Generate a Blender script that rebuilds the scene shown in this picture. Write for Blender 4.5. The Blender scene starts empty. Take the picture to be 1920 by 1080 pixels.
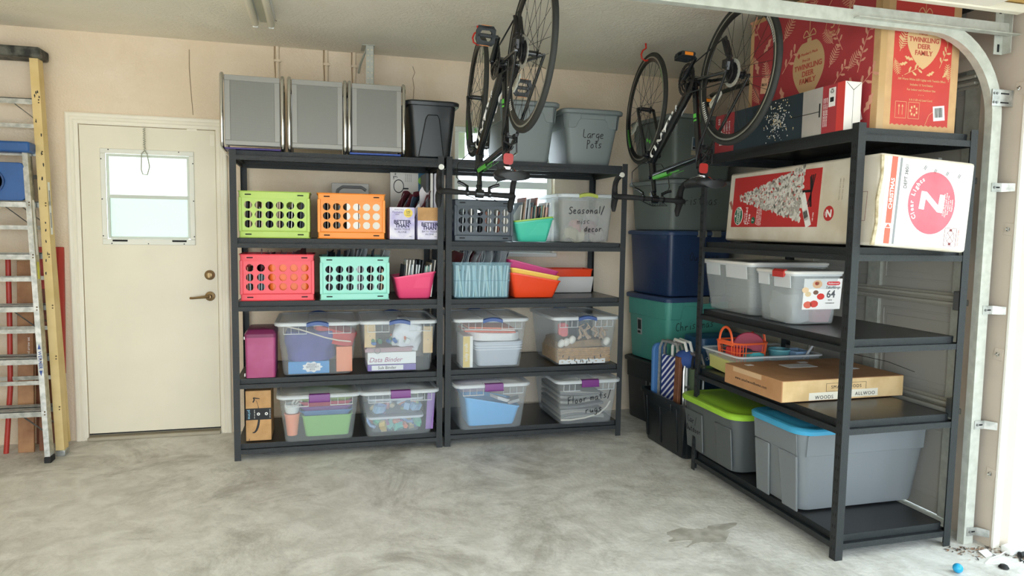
import bpy, math, random
from mathutils import Vector, Matrix
V = Vector
PI = math.pi
random.seed(7)
S = bpy.context.scene
COL = S.collection

# ------------------------------------------------------------------ camera, world, sun, large lights, exposure
def make_camera():
    f, yaw, pitch, roll = 1304.54, 0.266746, 0.082901, 0.015101
    fw = V((math.sin(yaw)*math.cos(pitch), math.cos(yaw)*math.cos(pitch), -math.sin(pitch)))
    r = V((math.cos(yaw), -math.sin(yaw), 0)); u = r.cross(fw)
    r2 = r*math.cos(roll) + u*math.sin(roll); u2 = u*math.cos(roll) - r*math.sin(roll)
    cam = bpy.data.cameras.new('camera'); cam.sensor_width = 36; cam.lens = f/1920*36
    cam.clip_start = 0.05; cam.clip_end = 300
    o = bpy.data.objects.new('camera', cam)
    m = Matrix.Identity(4)
    for i in range(3):
        m[i][0], m[i][1], m[i][2] = r2[i], u2[i], -fw[i]
    m[0][3], m[1][3], m[2][3] = 0.50854, -4.28846, 1.38376
    o.matrix_world = m
    COL.objects.link(o); S.camera = o
make_camera()
S.view_settings.view_transform = 'Standard'; S.view_settings.look = 'None'
S.view_settings.gamma = 1; S.view_settings.use_curve_mapping = False
S.view_settings.exposure = 0.05
S.cycles.max_bounces = 10; S.cycles.diffuse_bounces = 6; S.cycles.glossy_bounces = 4
S.cycles.transparent_max_bounces = 24; S.cycles.transmission_bounces = 6
S.cycles.caustics_reflective = False; S.cycles.caustics_refractive = False
S.cycles.sample_clamp_indirect = 8

WORLD = 5.7
w = bpy.data.worlds.new('overcast_sky'); S.world = w; w.use_nodes = True
nt = w.node_tree; nt.nodes.clear()
out = nt.nodes.new('ShaderNodeOutputWorld'); bg = nt.nodes.new('ShaderNodeBackground')
tc = nt.nodes.new('ShaderNodeTexCoord'); sp = nt.nodes.new('ShaderNodeSeparateXYZ'); rp = nt.nodes.new('ShaderNodeValToRGB')
rp.color_ramp.elements[0].position = 0.0; rp.color_ramp.elements[0].color = (.87, .95, 1, 1)
rp.color_ramp.elements[1].position = 0.8; rp.color_ramp.elements[1].color = (.66, .83, 1, 1)
nt.links.new(tc.outputs['Generated'], sp.inputs[0]); nt.links.new(sp.outputs['Z'], rp.inputs[0])
nt.links.new(rp.outputs[0], bg.inputs[0]); bg.inputs[1].default_value = WORLD
nt.links.new(bg.outputs[0], out.inputs[0])

def light(name, kind, loc, rot, energy, color=(1, 1, 1), size=None, portal=False):
    l = bpy.data.lights.new(name, kind); l.energy = energy; l.color = color
    if kind == 'AREA':
        l.shape = 'RECTANGLE'; l.size, l.size_y = size
        if portal: l.cycles.is_portal = True
    if kind == 'SUN': l.angle = math.radians(1.0)
    o = bpy.data.objects.new(name, l); o.location = loc; o.rotation_euler = rot; COL.objects.link(o)
    return o
# sun high in front of the garage: it lies on the drive, indoors only sky and bounced light arrive
light('sun', 'SUN', (-2, -9, 9), V((-.35, -.75, 1.8)).to_track_quat('Z', 'Y').to_euler(), 6.0, (1, .95, .86))
# portals only guide sampling of the sky through the open side door and the unseen front opening
light('sky_portal', 'AREA', (3.5, -3.2, 1.07), (0, math.radians(90), 0), 1, size=(2.14, 2.44), portal=True)
light('sky_portal', 'AREA', (.45, -5.45, 1.12), (math.radians(90), 0, 0), 1, size=(5.7, 2.24), portal=True)

# ------------------------------------------------------------------ materials
def lin(h):
    h = h.lstrip('#'); c = [int(h[i:i+2], 16)/255 for i in (0, 2, 4)]
    return tuple(x/12.92 if x <= .04045 else ((x+.055)/1.055)**2.4 for x in c) + (1,)
MATS = {}
def mat(name, hexc, rough=.5, metal=0.0, spec=.5, var=0.0, vscale=8, bump=0.0, bscale=60, hex2=None, clear=None, coat=0):
    """principled material; var/hex2 mixes a second colour by noise, bump adds fine relief, clear = share of light let straight through"""
    if name in MATS: return MATS[name]
    m = bpy.data.materials.new(name); m.use_nodes = True; n = m.node_tree.nodes; L = m.node_tree.links
    b = n['Principled BSDF']; b.inputs['Base Color'].default_value = lin(hexc); b.inputs['Roughness'].default_value = rough
    b.inputs['Metallic'].default_value = metal; b.inputs['Specular IOR Level'].default_value = spec
    if coat: b.inputs['Coat Weight'].default_value = coat
    if var or hex2 or bump:
        t = n.new('ShaderNodeTexCoord')
    if var or hex2:
        no = n.new('ShaderNodeTexNoise'); no.inputs['Scale'].default_value = vscale; no.inputs['Detail'].default_value = 6
        L.new(t.outputs['Object'], no.inputs['Vector'])
        mx = n.new('ShaderNodeMix'); mx.data_type = 'RGBA'
        a = lin(hexc); c2 = lin(hex2) if hex2 else tuple(x*(1-var) for x in a[:3])+(1,)
        mx.inputs[6].default_value = a; mx.inputs[7].default_value = c2
        r = n.new('ShaderNodeValToRGB'); r.color_ramp.elements[0].position = .4; r.color_ramp.elements[1].position = .62
        L.new(no.outputs[0], r.inputs[0]); L.new(r.outputs[0], mx.inputs[0]); L.new(mx.outputs[2], b.inputs['Base Color'])
    if bump:
        n2 = n.new('ShaderNodeTexNoise'); n2.inputs['Scale'].default_value = bscale; n2.inputs['Detail'].default_value = 3
        L.new(t.outputs['Object'], n2.inputs['Vector'])
        bp = n.new('ShaderNodeBump'); bp.inputs['Strength'].default_value = bump; bp.inputs['Distance'].default_value = .01
        L.new(n2.outputs[0], bp.inputs['Height']); L.new(bp.outputs[0], b.inputs['Normal'])
    if clear is not None:
        tr = n.new('ShaderNodeBsdfTransparent'); tr.inputs[0].default_value = (.97, .985, 1, 1)
        ms = n.new('ShaderNodeMixShader'); ms.inputs[0].default_value = clear
        o = n['Material Output']; L.new(b.outputs[0], ms.inputs[1]); L.new(tr.outputs[0], ms.inputs[2]); L.new(ms.outputs[0], o.inputs[0])
    m.diffuse_color = lin(hexc); MATS[name] = m
    return m

M_BLACKSTEEL = mat('hammered_charcoal_steel', '#1e2427', .38, .0, .55, hex2='#121618', vscale=260, bump=.35, bscale=300)
M_DECK = mat('dark_laminate', '#232324', .32, 0, .5)
M_CLEAR = mat('clear_plastic', '#e6ebee', .16, 0, .6, clear=.89)
M_CLEARRIM = mat('clear_plastic_rim', '#eef2f4', .25, 0, .6, clear=.35)
M_CLEARLID = mat('milky_lid_plastic', '#e8edf0', .3, 0, .6, clear=.48)
M_FROST = mat('frosted_plastic', '#dcdcda', .4, 0, .4, clear=.55)
M_WHITEPL = mat('white_plastic', '#e6e6e2', .4)
M_BLACKPL = mat('black_plastic', '#1d2022', .38)
M_INK = mat('black_ink', '#17181b', .6)
M_WHITE = mat('white_print', '#f0eeea', .6)
M_CHROME = mat('chrome', '#d2d2cf', .16, 1)
M_GALV = mat('galvanized_steel', '#c3c5bb', .5, .2, hex2='#b4b6ac', vscale=25)
M_DARK = mat('dark_hole', '#0b0c0d', .8)
M_STEEL = mat('dull_steel', '#8e9090', .4, .8)
M_ALU = mat('aluminium', '#c3c4c0', .35, .75, hex2='#a3a5a1', vscale=30)
M_RUBBER = mat('black_rubber', '#1b1b1b', .7)
M_KRAFT = mat('kraft_cardboard', '#c99d6b', .8, hex2='#bb8f5e', vscale=14, bump=.06, bscale=200)
M_KRAFTL = mat('pale_kraft_cardboard', '#d3b98d', .8, hex2='#c5a87a', vscale=14)
M_BLUEL = mat('blue_latch_plastic', '#3b5691', .35)
M_PURL = mat('purple_latch_plastic', '#74307c', .35)

# ------------------------------------------------------------------ mesh helpers
class Fr:
    """flat frame: origin, right, up; n points out of the surface"""
    def __init__(s, o, r, u):
        s.o = V(o); s.r = V(r).normalized(); s.u = V(u).normalized(); s.n = s.r.cross(s.u).normalized()
    def p(s, x, y, z=0): return s.o + s.r*x + s.u*y + s.n*z
    def sub(s, x, y, ang=0, z=0):
        c, q = math.cos(ang), math.sin(ang)
        return Fr(s.p(x, y, z), s.r*c + s.u*q, s.u*c - s.r*q)

def rrect(w, d, r, n=4, cx=0, cy=0):
    r = min(r, w/2-1e-4, d/2-1e-4); pts = []
    for (sx, sy, a0) in ((1, 1, 0), (-1, 1, 90), (-1, -1, 180), (1, -1, 270)):
        for k in range(n+1):
            a = math.radians(a0 + 90*k/n)
            pts.append((cx + sx*(w/2-r) + r*math.cos(a), cy + sy*(d/2-r) + r*math.sin(a)))
    return pts
def circ(r, n=16, cx=0, cy=0, rx=None): return [(cx + (rx or r)*math.cos(2*PI*k/n), cy + r*math.sin(2*PI*k/n)) for k in range(n)]

class MB:
    def __init__(s): s.v = []; s.f = []; s.m = []
    def face(s, idx, m=0): s.f.append(idx); s.m.append(m)
    def box(s, x0, x1, y0, y1, z0, z1, m=0, fr=None):
        b = len(s.v)
        for z in (z0, z1):
            for (x, y) in ((x0, y0), (x1, y0), (x1, y1), (x0, y1)):
                s.v.append(fr.p(x, y, z) if fr else V((x, y, z)))
        for q in ((0, 3, 2, 1), (4, 5, 6, 7), (0, 1, 5, 4), (1, 2, 6, 5), (2, 3, 7, 6), (3, 0, 4, 7)): s.face([b+i for i in q], m)
        return s
    def loft(s, rings, caps=(True, True), m=0, closed=False, mcap=None):
        b = len(s.v); n = len(rings[0])
        for r in rings:
            for p in r: s.v.append(V(p))
        k = len(rings)
        for i in range(k if closed else k-1):
            for j in range(n):
                a, c = b+i*n, b+((i+1) % k)*n
                s.face([a+j, a+(j+1) % n, c+(j+1) % n, c+j], m)
        if not closed:
            if caps[0]: s.face([b+j for j in reversed(range(n))], m if mcap is None else mcap)
            if caps[1]: s.face([b+(k-1)*n+j for j in range(n)], m if mcap is None else mcap)
        return s
    def prism(s, poly, t, fr, m=0, t0=0):
        return s.loft([[fr.p(x, y, t0) for x, y in poly], [fr.p(x, y, t0+t) for x, y in poly]], m=m)
    def tube(s, path, r, n=8, m=0, closed=False, caps=(True, True), flat=1.0, up=None):
        path = [V(p) for p in path]; k = len(path); rings = []; prev = None
        for i in range(k):
            if closed: t = path[(i+1) % k]-path[i-1]
            else: t = path[min(i+1, k-1)]-path[max(i-1, 0)]
            t.normalize()
            if prev is None:
                a = V(up) if up else (V((0, 0, 1)) if abs(t.z) < .9 else V((1, 0, 0)))
                x = t.cross(a).normalized()
            else:
                x = (prev - t*prev.dot(t)).normalized()
            prev = x; y = t.cross(x)
            ri = r[i] if isinstance(r, (list, tuple)) else r
            rings.append([path[i] + x*ri*math.cos(2*PI*j/n) + y*ri*flat*math.sin(2*PI*j/n) for j in range(n)])
        return s.loft(rings, caps, m, closed)
    def lathe(s, prof, n=24, o=(0, 0, 0), ax=(0, 0, 1), m=0, caps=(True, True)):
        a = V(ax).normalized(); x = a.orthogonal().normalized(); y = a.cross(x); o = V(o)
        return s.loft([[o + a*h + (x*math.cos(2*PI*j/n) + y*math.sin(2*PI*j/n))*max(r, 1e-5) for j in range(n)] for r, h in prof], caps, m)
    def cyl(s, a, b, r, n=12, m=0, r2=None):
        a, b = V(a), V(b); return s.lathe([(r, 0), (r if r2 is None else r2, (b-a).length)], n, a, b-a, m)
    def ball(s, c, r, n=12, sc=(1, 1, 1), m=0):
        rings = []; k = n//2
        for i in range(1, k):
            a = PI*i/k
            rings.append([V(c)+V((r*math.sin(a)*math.cos(2*PI*j/n)*sc[0], r*math.sin(a)*math.sin(2*PI*j/n)*sc[1], -r*math.cos(a)*sc[2])) for j in range(n)])
        return s.loft(rings, m=m)
    def mesh(s, name, mats, smooth=35):
        me = bpy.data.meshes.new(name); me.from_pydata([tuple(p) for p in s.v], [], s.f)
        for mm in (mats if isinstance(mats, (list, tuple)) else [mats]): me.materials.append(mm)
        me.polygons.foreach_set('material_index', s.m)
        if smooth:
            me.polygons.foreach_set('use_smooth', [True]*len(s.f)); me.update()
            me.set_sharp_from_angle(angle=math.radians(smooth))
        me.update()
        return me
    def build(s, name, mats, parent=None, loc=None, rot=None, smooth=35, bev=0):
        return link(name, s.mesh(name, mats, smooth), parent, loc, rot, bev)

def link(name, me, parent=None, loc=None, rot=None, bev=0):
    o = bpy.data.objects.new(name, me); COL.objects.link(o)
    if parent: o.parent = parent
    if loc is not None: o.location = loc
    if rot is not None: o.rotation_euler = rot if hasattr(rot, '__len__') else (0, 0, rot)
    if bev:
        b = o.modifiers.new('bevel', 'BEVEL'); b.width = bev; b.segments = 2; b.limit_method = 'ANGLE'; b.angle_limit = math.radians(50)
    return o
def tag(o, label=None, cat=None, group=None, kind=None):
    if label: o['label'] = label
    if cat: o['category'] = cat
    if group: o['group'] = group
    if kind: o['kind'] = kind
    return o
def thing(name, label, cat, loc=(0, 0, 0), rot=0, group=None, kind=None):
    o = bpy.data.objects.new(name, None); COL.objects.link(o); o.empty_display_size = .05
    o.location = loc; o.rotation_euler = rot if hasattr(rot, '__len__') else (0, 0, rot)
    return tag(o, label, cat, group, kind)
def copy_tree(o, parent=None, kids=None):
    c = o.copy(); COL.objects.link(c)
    if parent: c.parent = parent
    for ch in list(o.children): copy_tree(ch, c)
    return c
def struct(name, mb, m, bev=0, smooth=35, parent=None): return tag(mb.build(name, m, parent, bev=bev, smooth=smooth), kind='structure')

_tx = {}
def text_pts(s, size, ext, align, spacing=1.0, shear=0.0, bold=0.0):
    cu = bpy.data.curves.new('t', 'FONT'); cu.body = s; cu.size = size; cu.extrude = ext; cu.align_x = align; cu.align_y = 'CENTER'
    cu.resolution_u = 3; cu.space_character = spacing; cu.shear = shear; cu.offset = bold
    o = bpy.data.objects.new('t', cu); COL.objects.link(o)
    me = bpy.data.meshes.new_from_object(o.evaluated_get(bpy.context.evaluated_depsgraph_get()))
    v = [tuple(p.co) for p in me.vertices]; f = [list(p.vertices) for p in me.polygons]
    bpy.data.objects.remove(o); bpy.data.curves.remove(cu); bpy.data.meshes.remove(me)
    return v, f
def text(s, size, fr, m, parent, align='CENTER', name='lettering', xs=1.0, ext=.0004, bold=0.0, spacing=1.0, shear=0.0, wrap=None, z=.0006):
    v, f = text_pts(s, size, ext, align, spacing, shear, bold*size)
    mb = MB()
    for (x, y, q) in v:
        mb.v.append(wrap(x*xs, y, q+z) if wrap else fr.p(x*xs, y, q+z))
    for q in f: mb.face(q)
    return mb.build(name, m, parent, smooth=0)
# hand lettering: single strokes on a unit square
G = {'L': [[(.1, .95), (.08, 0), (.55, .05)]], 'a': [[(.5, .5), (.2, .5), (.05, .2), (.2, 0), (.45, .12), (.5, .5), (.5, .1), (.6, 0)]],
 'r': [[(.1, .5), (.12, 0)], [(.12, .3), (.3, .5), (.5, .45)]], 'g': [[(.5, .5), (.2, .5), (.08, .25), (.25, .05), (.5, .2), (.5, .5), (.5, -.25), (.3, -.42), (.1, -.3)]],
 'e': [[(.08, .27), (.5, .3), (.4, .52), (.15, .5), (.06, .2), (.2, 0), (.52, .06)]], 'P': [[(.12, .95), (.14, -.1)], [(.1, .92), (.45, .9), (.5, .62), (.15, .45)]],
 'o': [[(.3, .5), (.08, .3), (.15, .02), (.4, .02), (.52, .28), (.3, .5)]], 't': [[(.3, .85), (.28, .05), (.45, 0)], [(.05, .52), (.5, .58)]],
 's': [[(.5, .48), (.2, .5), (.12, .32), (.45, .2), (.4, .02), (.08, .03)]], 'S': [[(.6, .85), (.3, .95), (.1, .75), (.25, .52), (.55, .4), (.55, .1), (.25, 0), (.05, .12)]],
 'F': [[(.12, .95), (.15, 0)], [(.1, .93), (.6, .98)], [(.14, .5), (.45, .55)]], 'l': [[(.2, 1), (.2, 0)]], 'm': [[(.05, .5), (.07, 0)], [(.07, .35), (.22, .5), (.3, .4), (.3, 0)], [(.3, .35), (.45, .5), (.55, .4), (.57, 0)]],
 'u': [[(.1, .5), (.12, .1), (.3, 0), (.48, .15), (.5, .5), (.52, 0)]], 'n': [[(.1, .5), (.1, 0)], [(.1, .35), (.3, .5), (.45, .4), (.48, 0)]], 'i': [[(.2, .5), (.2, 0)], [(.2, .72), (.22, .76)]],
 'c': [[(.5, .45), (.25, .52), (.08, .28), (.2, .02), (.5, .06)]], 'h': [[(.1, 1), (.1, 0)], [(.1, .35), (.3, .5), (.46, .38), (.48, 0)]], 'd': [[(.48, .5), (.2, .48), (.08, .2), (.25, 0), (.48, .15), (.5, 1), (.5, 0)]],
 'C': [[(.6, .8), (.35, .95), (.1, .65), (.12, .2), (.35, 0), (.6, .1)]], 'O': [[(.35, .95), (.08, .6), (.15, .1), (.42, 0), (.62, .4), (.5, .85), (.35, .95)]],
 'T': [[(.05, .92), (.65, .95)], [(.35, .93), (.35, 0)]], 'y': [[(.08, .5), (.28, .05)], [(.5, .5), (.2, -.4)]], '/': [[(.5, 1.05), (.05, -.2)]], 'D': [[(.1, .95), (.1, 0), (.5, .15), (.55, .7), (.1, .95)]],
 'B': [[(.1, .95), (.1, 0), (.45, .05), (.5, .35), (.12, .5), (.42, .6), (.42, .9), (.1, .95)]], 'b': [[(.1, 1), (.1, 0), (.42, .05), (.45, .4), (.1, .4)]]}
def hand(s, size, fr, m, parent, pen=.0022, slant=0.08, name='handwriting', step=.62):
    mb = MB(); rnd = random.Random(s); x = 0; width = sum(.35 if c == ' ' else (.38 if c in 'li' else step) for c in s)*size
    for c in s:
        if c == ' ': x += .35*size; continue
        jy = rnd.uniform(-.05, .05)*size
        for st in G[c]:
            pts = []
            for i in range(len(st)-1):       # round the strokes a little
                a, b = st[i], st[i+1]
                for t in (0, .5): pts.append((a[0]+(b[0]-a[0])*t, a[1]+(b[1]-a[1])*t))
            pts.append(st[-1])
            sm = [pts[0]] + [tuple((pts[i-1][k]+2*pts[i][k]+pts[i+1][k])/4 for k in (0, 1)) for i in range(1, len(pts)-1)] + [pts[-1]]
            path = [fr.p(x-width/2+(p[0]*.85+p[1]*slant)*size, p[1]*size+jy-size*.3, .0008) for p in sm]
            mb.tube(path, pen, 4, flat=.35, up=fr.n)
        x += (.38 if c in 'li' else step)*size
    return mb.build(name, m, parent, smooth=60)

# ------------------------------------------------------------------ room shell
def tex_surface(name, c1, c2, scale, bump, bscale, rough=.8, c3=None, detail=8, patch=1.6):
    m = bpy.data.materials.new(name); m.use_nodes = True; n = m.node_tree.nodes; L = m.node_tree.links; b = n['Principled BSDF']
    t = n.new('ShaderNodeTexCoord'); b.inputs['Roughness'].default_value = rough; b.inputs['Specular IOR Level'].default_value = .3
    def noise(sc, det=6, dist=0.0, rgh=.5):
        q = n.new('ShaderNodeTexNoise'); q.inputs['Scale'].default_value = sc; q.inputs['Detail'].default_value = det
        q.inputs['Distortion'].default_value = dist; q.inputs['Roughness'].default_value = rgh; L.new(t.outputs['Object'], q.inputs['Vector']); return q
    def ramp(src, a, c):
        r = n.new('ShaderNodeValToRGB'); r.color_ramp.elements[0].position = a; r.color_ramp.elements[1].position = c; L.new(src.outputs[0], r.inputs[0]); return r
    def mix(fac, a, c):
        x = n.new('ShaderNodeMix'); x.data_type = 'RGBA'
        L.new(fac, x.inputs[0])
        for i, q in ((6, a), (7, c)):
            if isinstance(q, tuple): x.inputs[i].default_value = q
            else: L.new(q, x.inputs[i])
        return x.outputs[2]
    col = mix(ramp(noise(scale, detail, .6, .65), .38, .64).outputs[0], lin(c1), lin(c2))
    if c3:
        col = mix(ramp(noise(patch, 14, .7, .76), .50, .74).outputs[0], col, lin(c3))
    L.new(col, b.inputs['Base Color'])
    bp = n.new('ShaderNodeBump'); bp.inputs['Strength'].default_value = bump; bp.inputs['Distance'].default_value = .01
    L.new(ramp(noise(bscale, 4), .42, .6).outputs[0], bp.inputs['Height']); L.new(bp.outputs[0], b.inputs['Normal'])
    MATS[name] = m; return m
M_WALL = tex_surface('painted_stucco', '#efdec8', '#e8d5bb', 2.2, .25, 75, .85)
M_CEIL = tex_surface('textured_ceiling_paint', '#f3ecdd', '#ece5d4', 1.5, .35, 60, .9)
M_FLOOR = tex_surface('worn_concrete', '#e9e8e2', '#cfcdc5', 7, .12, 45, .5, c3='#8d887c', detail=14, patch=1.7)
M_TRIM = mat('cream_trim_paint', '#f1ead9', .45)
M_DOOR = mat('cream_door_paint', '#ebe3ce', .42, var=.04, vscale=3)
M_JAMB = mat('beige_jamb_paint', '#cbbdae', .6, var=.06, vscale=5)
M_GDOOR = mat('grey_garage_door_paint', '#b3b0a8', .45)
M_GLASSF = mat('frosted_window_glass', '#dcefe2', .25, clear=.22)
M_GLASS = mat('window_glass', '#e4f0ee', .08, clear=.9)
M_BRASS = mat('aged_brass', '#8d7654', .35, .8)
M_STUCCO = mat('white_exterior_stucco', '#f4f2ec', .9, bump=.3, bscale=50)
M_DRIVE = mat('driveway_concrete', '#d8d5cc', .9, var=.1)
M_GRASS = mat('lawn_green', '#9fb27a', .9, var=.3, vscale=6)

RW = 3.385     # inner face of the right wall
struct('floor', MB().box(-2.7, 3.56, -5.5, .80, -.12, 0), M_FLOOR, smooth=0)
struct('ceiling', MB().box(-2.75, 3.56, -5.55, .85, 2.56, 2.75), M_CEIL, smooth=0)
# old damp stain in the concrete, with an outline of its own
rs = random.Random(4); st_ = [((.17+.05*math.sin(3*a+1)+.035*math.sin(7*a)+rs.uniform(-.008, .008))*math.cos(a), (.085+.03*math.sin(4*a)+rs.uniform(-.008, .008))*math.sin(a)) for a in [2*PI*k/90 for k in range(90)]]
struct('floor_stain', MB().prism(st_, .0006, Fr((2.18, -1.54, 0), (.97, .24, 0), (-.24, .97, 0))), mat('damp_concrete', '#c9c6bd', .45, hex2='#aaa69b', vscale=14), smooth=0)
# back wall, with openings for the entry door and the window behind the shelves
DX0, DX1, DZ = -.945, -.155, 2.0
WX0, WX1, WZ0, WZ1 = 1.42, 2.17, 1.22, 2.12
wb = MB(); Y0, Y1 = .64, .80
for (a, b, c, d) in ((-2.75, DX0, 0, 2.56), (DX0, DX1, DZ, 2.56), (DX1, WX0, 0, 2.56), (WX0, WX1, 0, WZ0), (WX0, WX1, WZ1, 2.56), (WX1, 3.56, 0, 2.56)):
    wb.box(a, b, Y0, Y1, c, d)
struct('wall_back', wb, M_WALL, smooth=0)
struct('wall_left', MB().box(-2.75, -2.6, -5.5, .80, 0, 2.56), M_WALL, smooth=0)
wf = MB().box(-2.75, -2.4, -5.5, -5.4, 0, 2.56).box(-2.4, 3.3, -5.5, -5.4, 2.25, 2.56).box(3.3, 3.56, -5.5, -5.4, 0, 2.56)  # unseen front opening, made wide and near to bring in frontal light
struct('wall_front', wf, M_WALL, smooth=0)
wr = MB().box(RW, 3.56, .46, .80, 0, 2.56).box(RW, 3.56, -1.75, .46, 2.17, 2.56).box(RW, 3.48, -1.957, -1.75, 0, 2.56)
wr.box(RW, 3.56, -4.40, -1.957, 2.16, 2.56).box(RW, 3.56, -5.4, -4.40, 0, 2.56)
struct('wall_right', wr, M_JAMB, smooth=0)
struct('trim_1', MB().box(RW-.004, RW+.033, -1.968, -1.955, 0, 2.16), mat('white_weatherstrip', '#f2eee6', .5), bev=.002)
struct('trim_2', MB().box(RW+.10, 3.95, -1.952, -1.78, -.03, 2.7), M_STUCCO)
struct('trim_3', MB().box(RW-.012, RW, -1.74, .46, 2.145, 2.20), mat('header_stop_paint', '#c9bcae', .6))
tag(MB().box(3.56, 14, -14, 8, -.14, -.04).build('driveway', mat('dimmed_side_drive', '#a8a69f', .9, var=.1), smooth=0), kind='structure')  # unseen side drive, darkened to cut light bounced in from the side
# unseen eave and green block, added outside to cut the side sky light
struct('added_eave', MB().box(3.56, 4.6, -5.5, .9, 2.45, 2.55), M_STUCCO, smooth=0)
fn = thing('blocker', 'unseen added sky hedge beyond the side drive', 'blocker', (9, -12, -.1))
MB().box(0, .8, 0, 16, 0, 3.2).build('blocker', mat('blocker_green', '#6f7f58', .9, var=.4, vscale=5, bump=.5, bscale=10), fn)
tag(MB().box(-10, 3.5, .86, 10, -.2, -.1).build('lawn', M_GRASS, smooth=0), kind='structure')
tag(MB().box(-12, 3.56, -20, -5.5, -.2, -.05).build('driveway', M_DRIVE, smooth=0), kind='structure')

# entry door with casing, window, hardware
cs = MB()
def casing_profile(fr, length, w=.062):
    pts = [(0, 0), (0, .018), (.008, .021), (.02, .021), (.024, .016), (.034, .018), (.05, .012), (.056, .012), (w, .008), (w, 0)]
    return pts
def casing(mb, a, b, outd, w=.068):
    """moulded board from a to b on the wall plane; outd points away from the opening; ends mitred where ma/mb set"""
    a, b, outd = V(a), V(b), V(outd); d = (b-a).normalized(); nrm = V((0, -1, 0)); rings = []
    prof = [(0, 0), (0, .008), (.008, .012), (.02, .012), (.026, .018), (.04, .016), (.046, .021), (.06, .022), (w, .018), (w, 0)]
    for p, sg in ((a, -1), (b, 1)):
        rings.append([p + outd*q[0] + nrm*q[1] + d*(sg*q[0] if (p - a).length == 0 and mit[0] or (p-b).length == 0 and mit[1] else 0) for q in prof])
    mb.loft(rings)
mit = (False, True); casing(cs, (DX0, Y0, 0), (DX0, Y0, DZ), (-1, 0, 0))
mit = (True, True); casing(cs, (DX0, Y0, DZ), (DX1, Y0, DZ), (0, 0, 1))
mit = (False, True); casing(cs, (DX1, Y0, 0), (DX1, Y0, DZ), (1, 0, 0))
struct('trim_4', cs, M_TRIM, smooth=25)
struct('trim_5', MB().box(DX0, DX1, .60, .80, 0, .022).box(DX0, DX1, .655, .67, .022, .04), mat('door_threshold', '#a9a08c', .5), bev=.004)
d = thing('door_1', 'cream entry door with small upper window', 'door', (DX0, .640, .04), kind='structure')
DW, DH = DX1-DX0, DZ-.04
wx0, wx1, wz0, wz1 = .135, .640, 1.235, 1.80
leaf = MB()
for (a, b, c, e) in ((.004, wx0, 0, DH-.004), (wx1, DW-.004, 0, DH-.004), (wx0, wx1, 0, wz0), (wx0, wx1, wz1, DH-.004)):
    leaf.box(a, b, 0, .04, c, e)
leaf.build('door_leaf', M_DOOR, d, smooth=0)
MB().box(0, DW, .012, .02, -.012, .006).build('door_sweep', M_RUBBER, d)
fr_ = MB()
for (a, b, c, e, dep) in ((wx0-.018, wx1+.018, wz0-.02, wz0+.016, -.010), (wx0-.018, wx1+.018, wz1-.014, wz1+.016, -.010), (wx0-.018, wx0+.012, wz0+.016, wz1-.014, -.0095), (wx1-.012, wx1+.018, wz0+.016, wz1-.014, -.0095)):
    fr_.box(a, b, dep, .0, c, e)
wf_ = fr_.build('window_frame', mat('aluminium_window_white', '#e6e5da', .4), d, bev=.003)
MB().box(wx0+.012, wx1-.012, .003, .016, 1.508, 1.53).build('mullion', mat('window_bar_paint', '#c9cfc4', .4), wf_)
for (a, b, c, e) in ((wx0+.012, wx0+.026, wz0+.02, wz1-.014), (wx1-.026, wx1-.012, wz0+.02, wz1-.014), (wx0+.026, wx1-.026, wz1-.03, wz1-.014), (wx0+.026, wx1-.026, wz0+.016, wz0+.03)):
    MB().box(a, b, .002, .018, c, e).build('sash', mat('window_bar_paint', '#c9cfc4', .4), wf_)
MB().box(wx0+.02, wx1-.02, .018, .022, wz0+.025, 1.51).build('pane', M_GLASSF, wf_)
MB().box(wx0+.02, wx1-.02, .012, .016, 1.528, wz1-.025).build('pane', mat('upper_window_glass', '#e6f2dc', .2, clear=.4), wf_)
for x in (wx0+.04, wx1-.12): MB().box(x, x+.085, -.013, -.0096, wz0+.0, wz0+.011).build('sash_clip', M_DARK, wf_)
for (x, z) in ((.165, wz1+.009), (.57, wz1+.009), (wx0-.012, 1.75), (wx1+.012, 1.74), (wx0-.012, 1.5), (wx1+.012, 1.5), (wx0-.012, 1.27), (wx1+.012, 1.27), (.17, wz0-.013), (.38, wz0-.013), (.59, wz0-.013)):
    MB().lathe([(.004, 0), (.003, .003)], 8, (x, -.0096, z), (0, -1, 0)).build('screw', M_DARK, wf_)
hx = DW-.052
db = MB().lathe([(.033, 0), (.031, .008), (.020, .012), (.019, .022), (.012, .024)], 20, (hx, 0, 1.02), (0, -1, 0)).build('deadbolt', M_BRASS, d)
MB().box(hx-.004, hx+.004, -.034, -.022, 1.004, 1.036).build('thumb_turn', M_BRASS, db)
hd = MB().lathe([(.032, 0), (.03, .009), (.014, .014), (.011, .045)], 20, (hx, 0, .88), (0, -1, 0))
hd.tube([(hx, -.043, .88), (hx-.02, -.05, .88), (hx-.06, -.05, .876), (hx-.10, -.046, .872), (hx-.115, -.04, .872)], [.011, .010, .008, .007, .008], 8)
hd.build('door_handle', M_BRASS, d)
MB().box(DW-.034, DW-.006, -.002, .001, 1.86, 1.93).build('alarm_sensor', M_TRIM, d)
MB().box(DW-.17, DW-.11, -.004, .002, DH-.012, DH+.012).build('strike_plate', M_TRIM, d)
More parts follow.
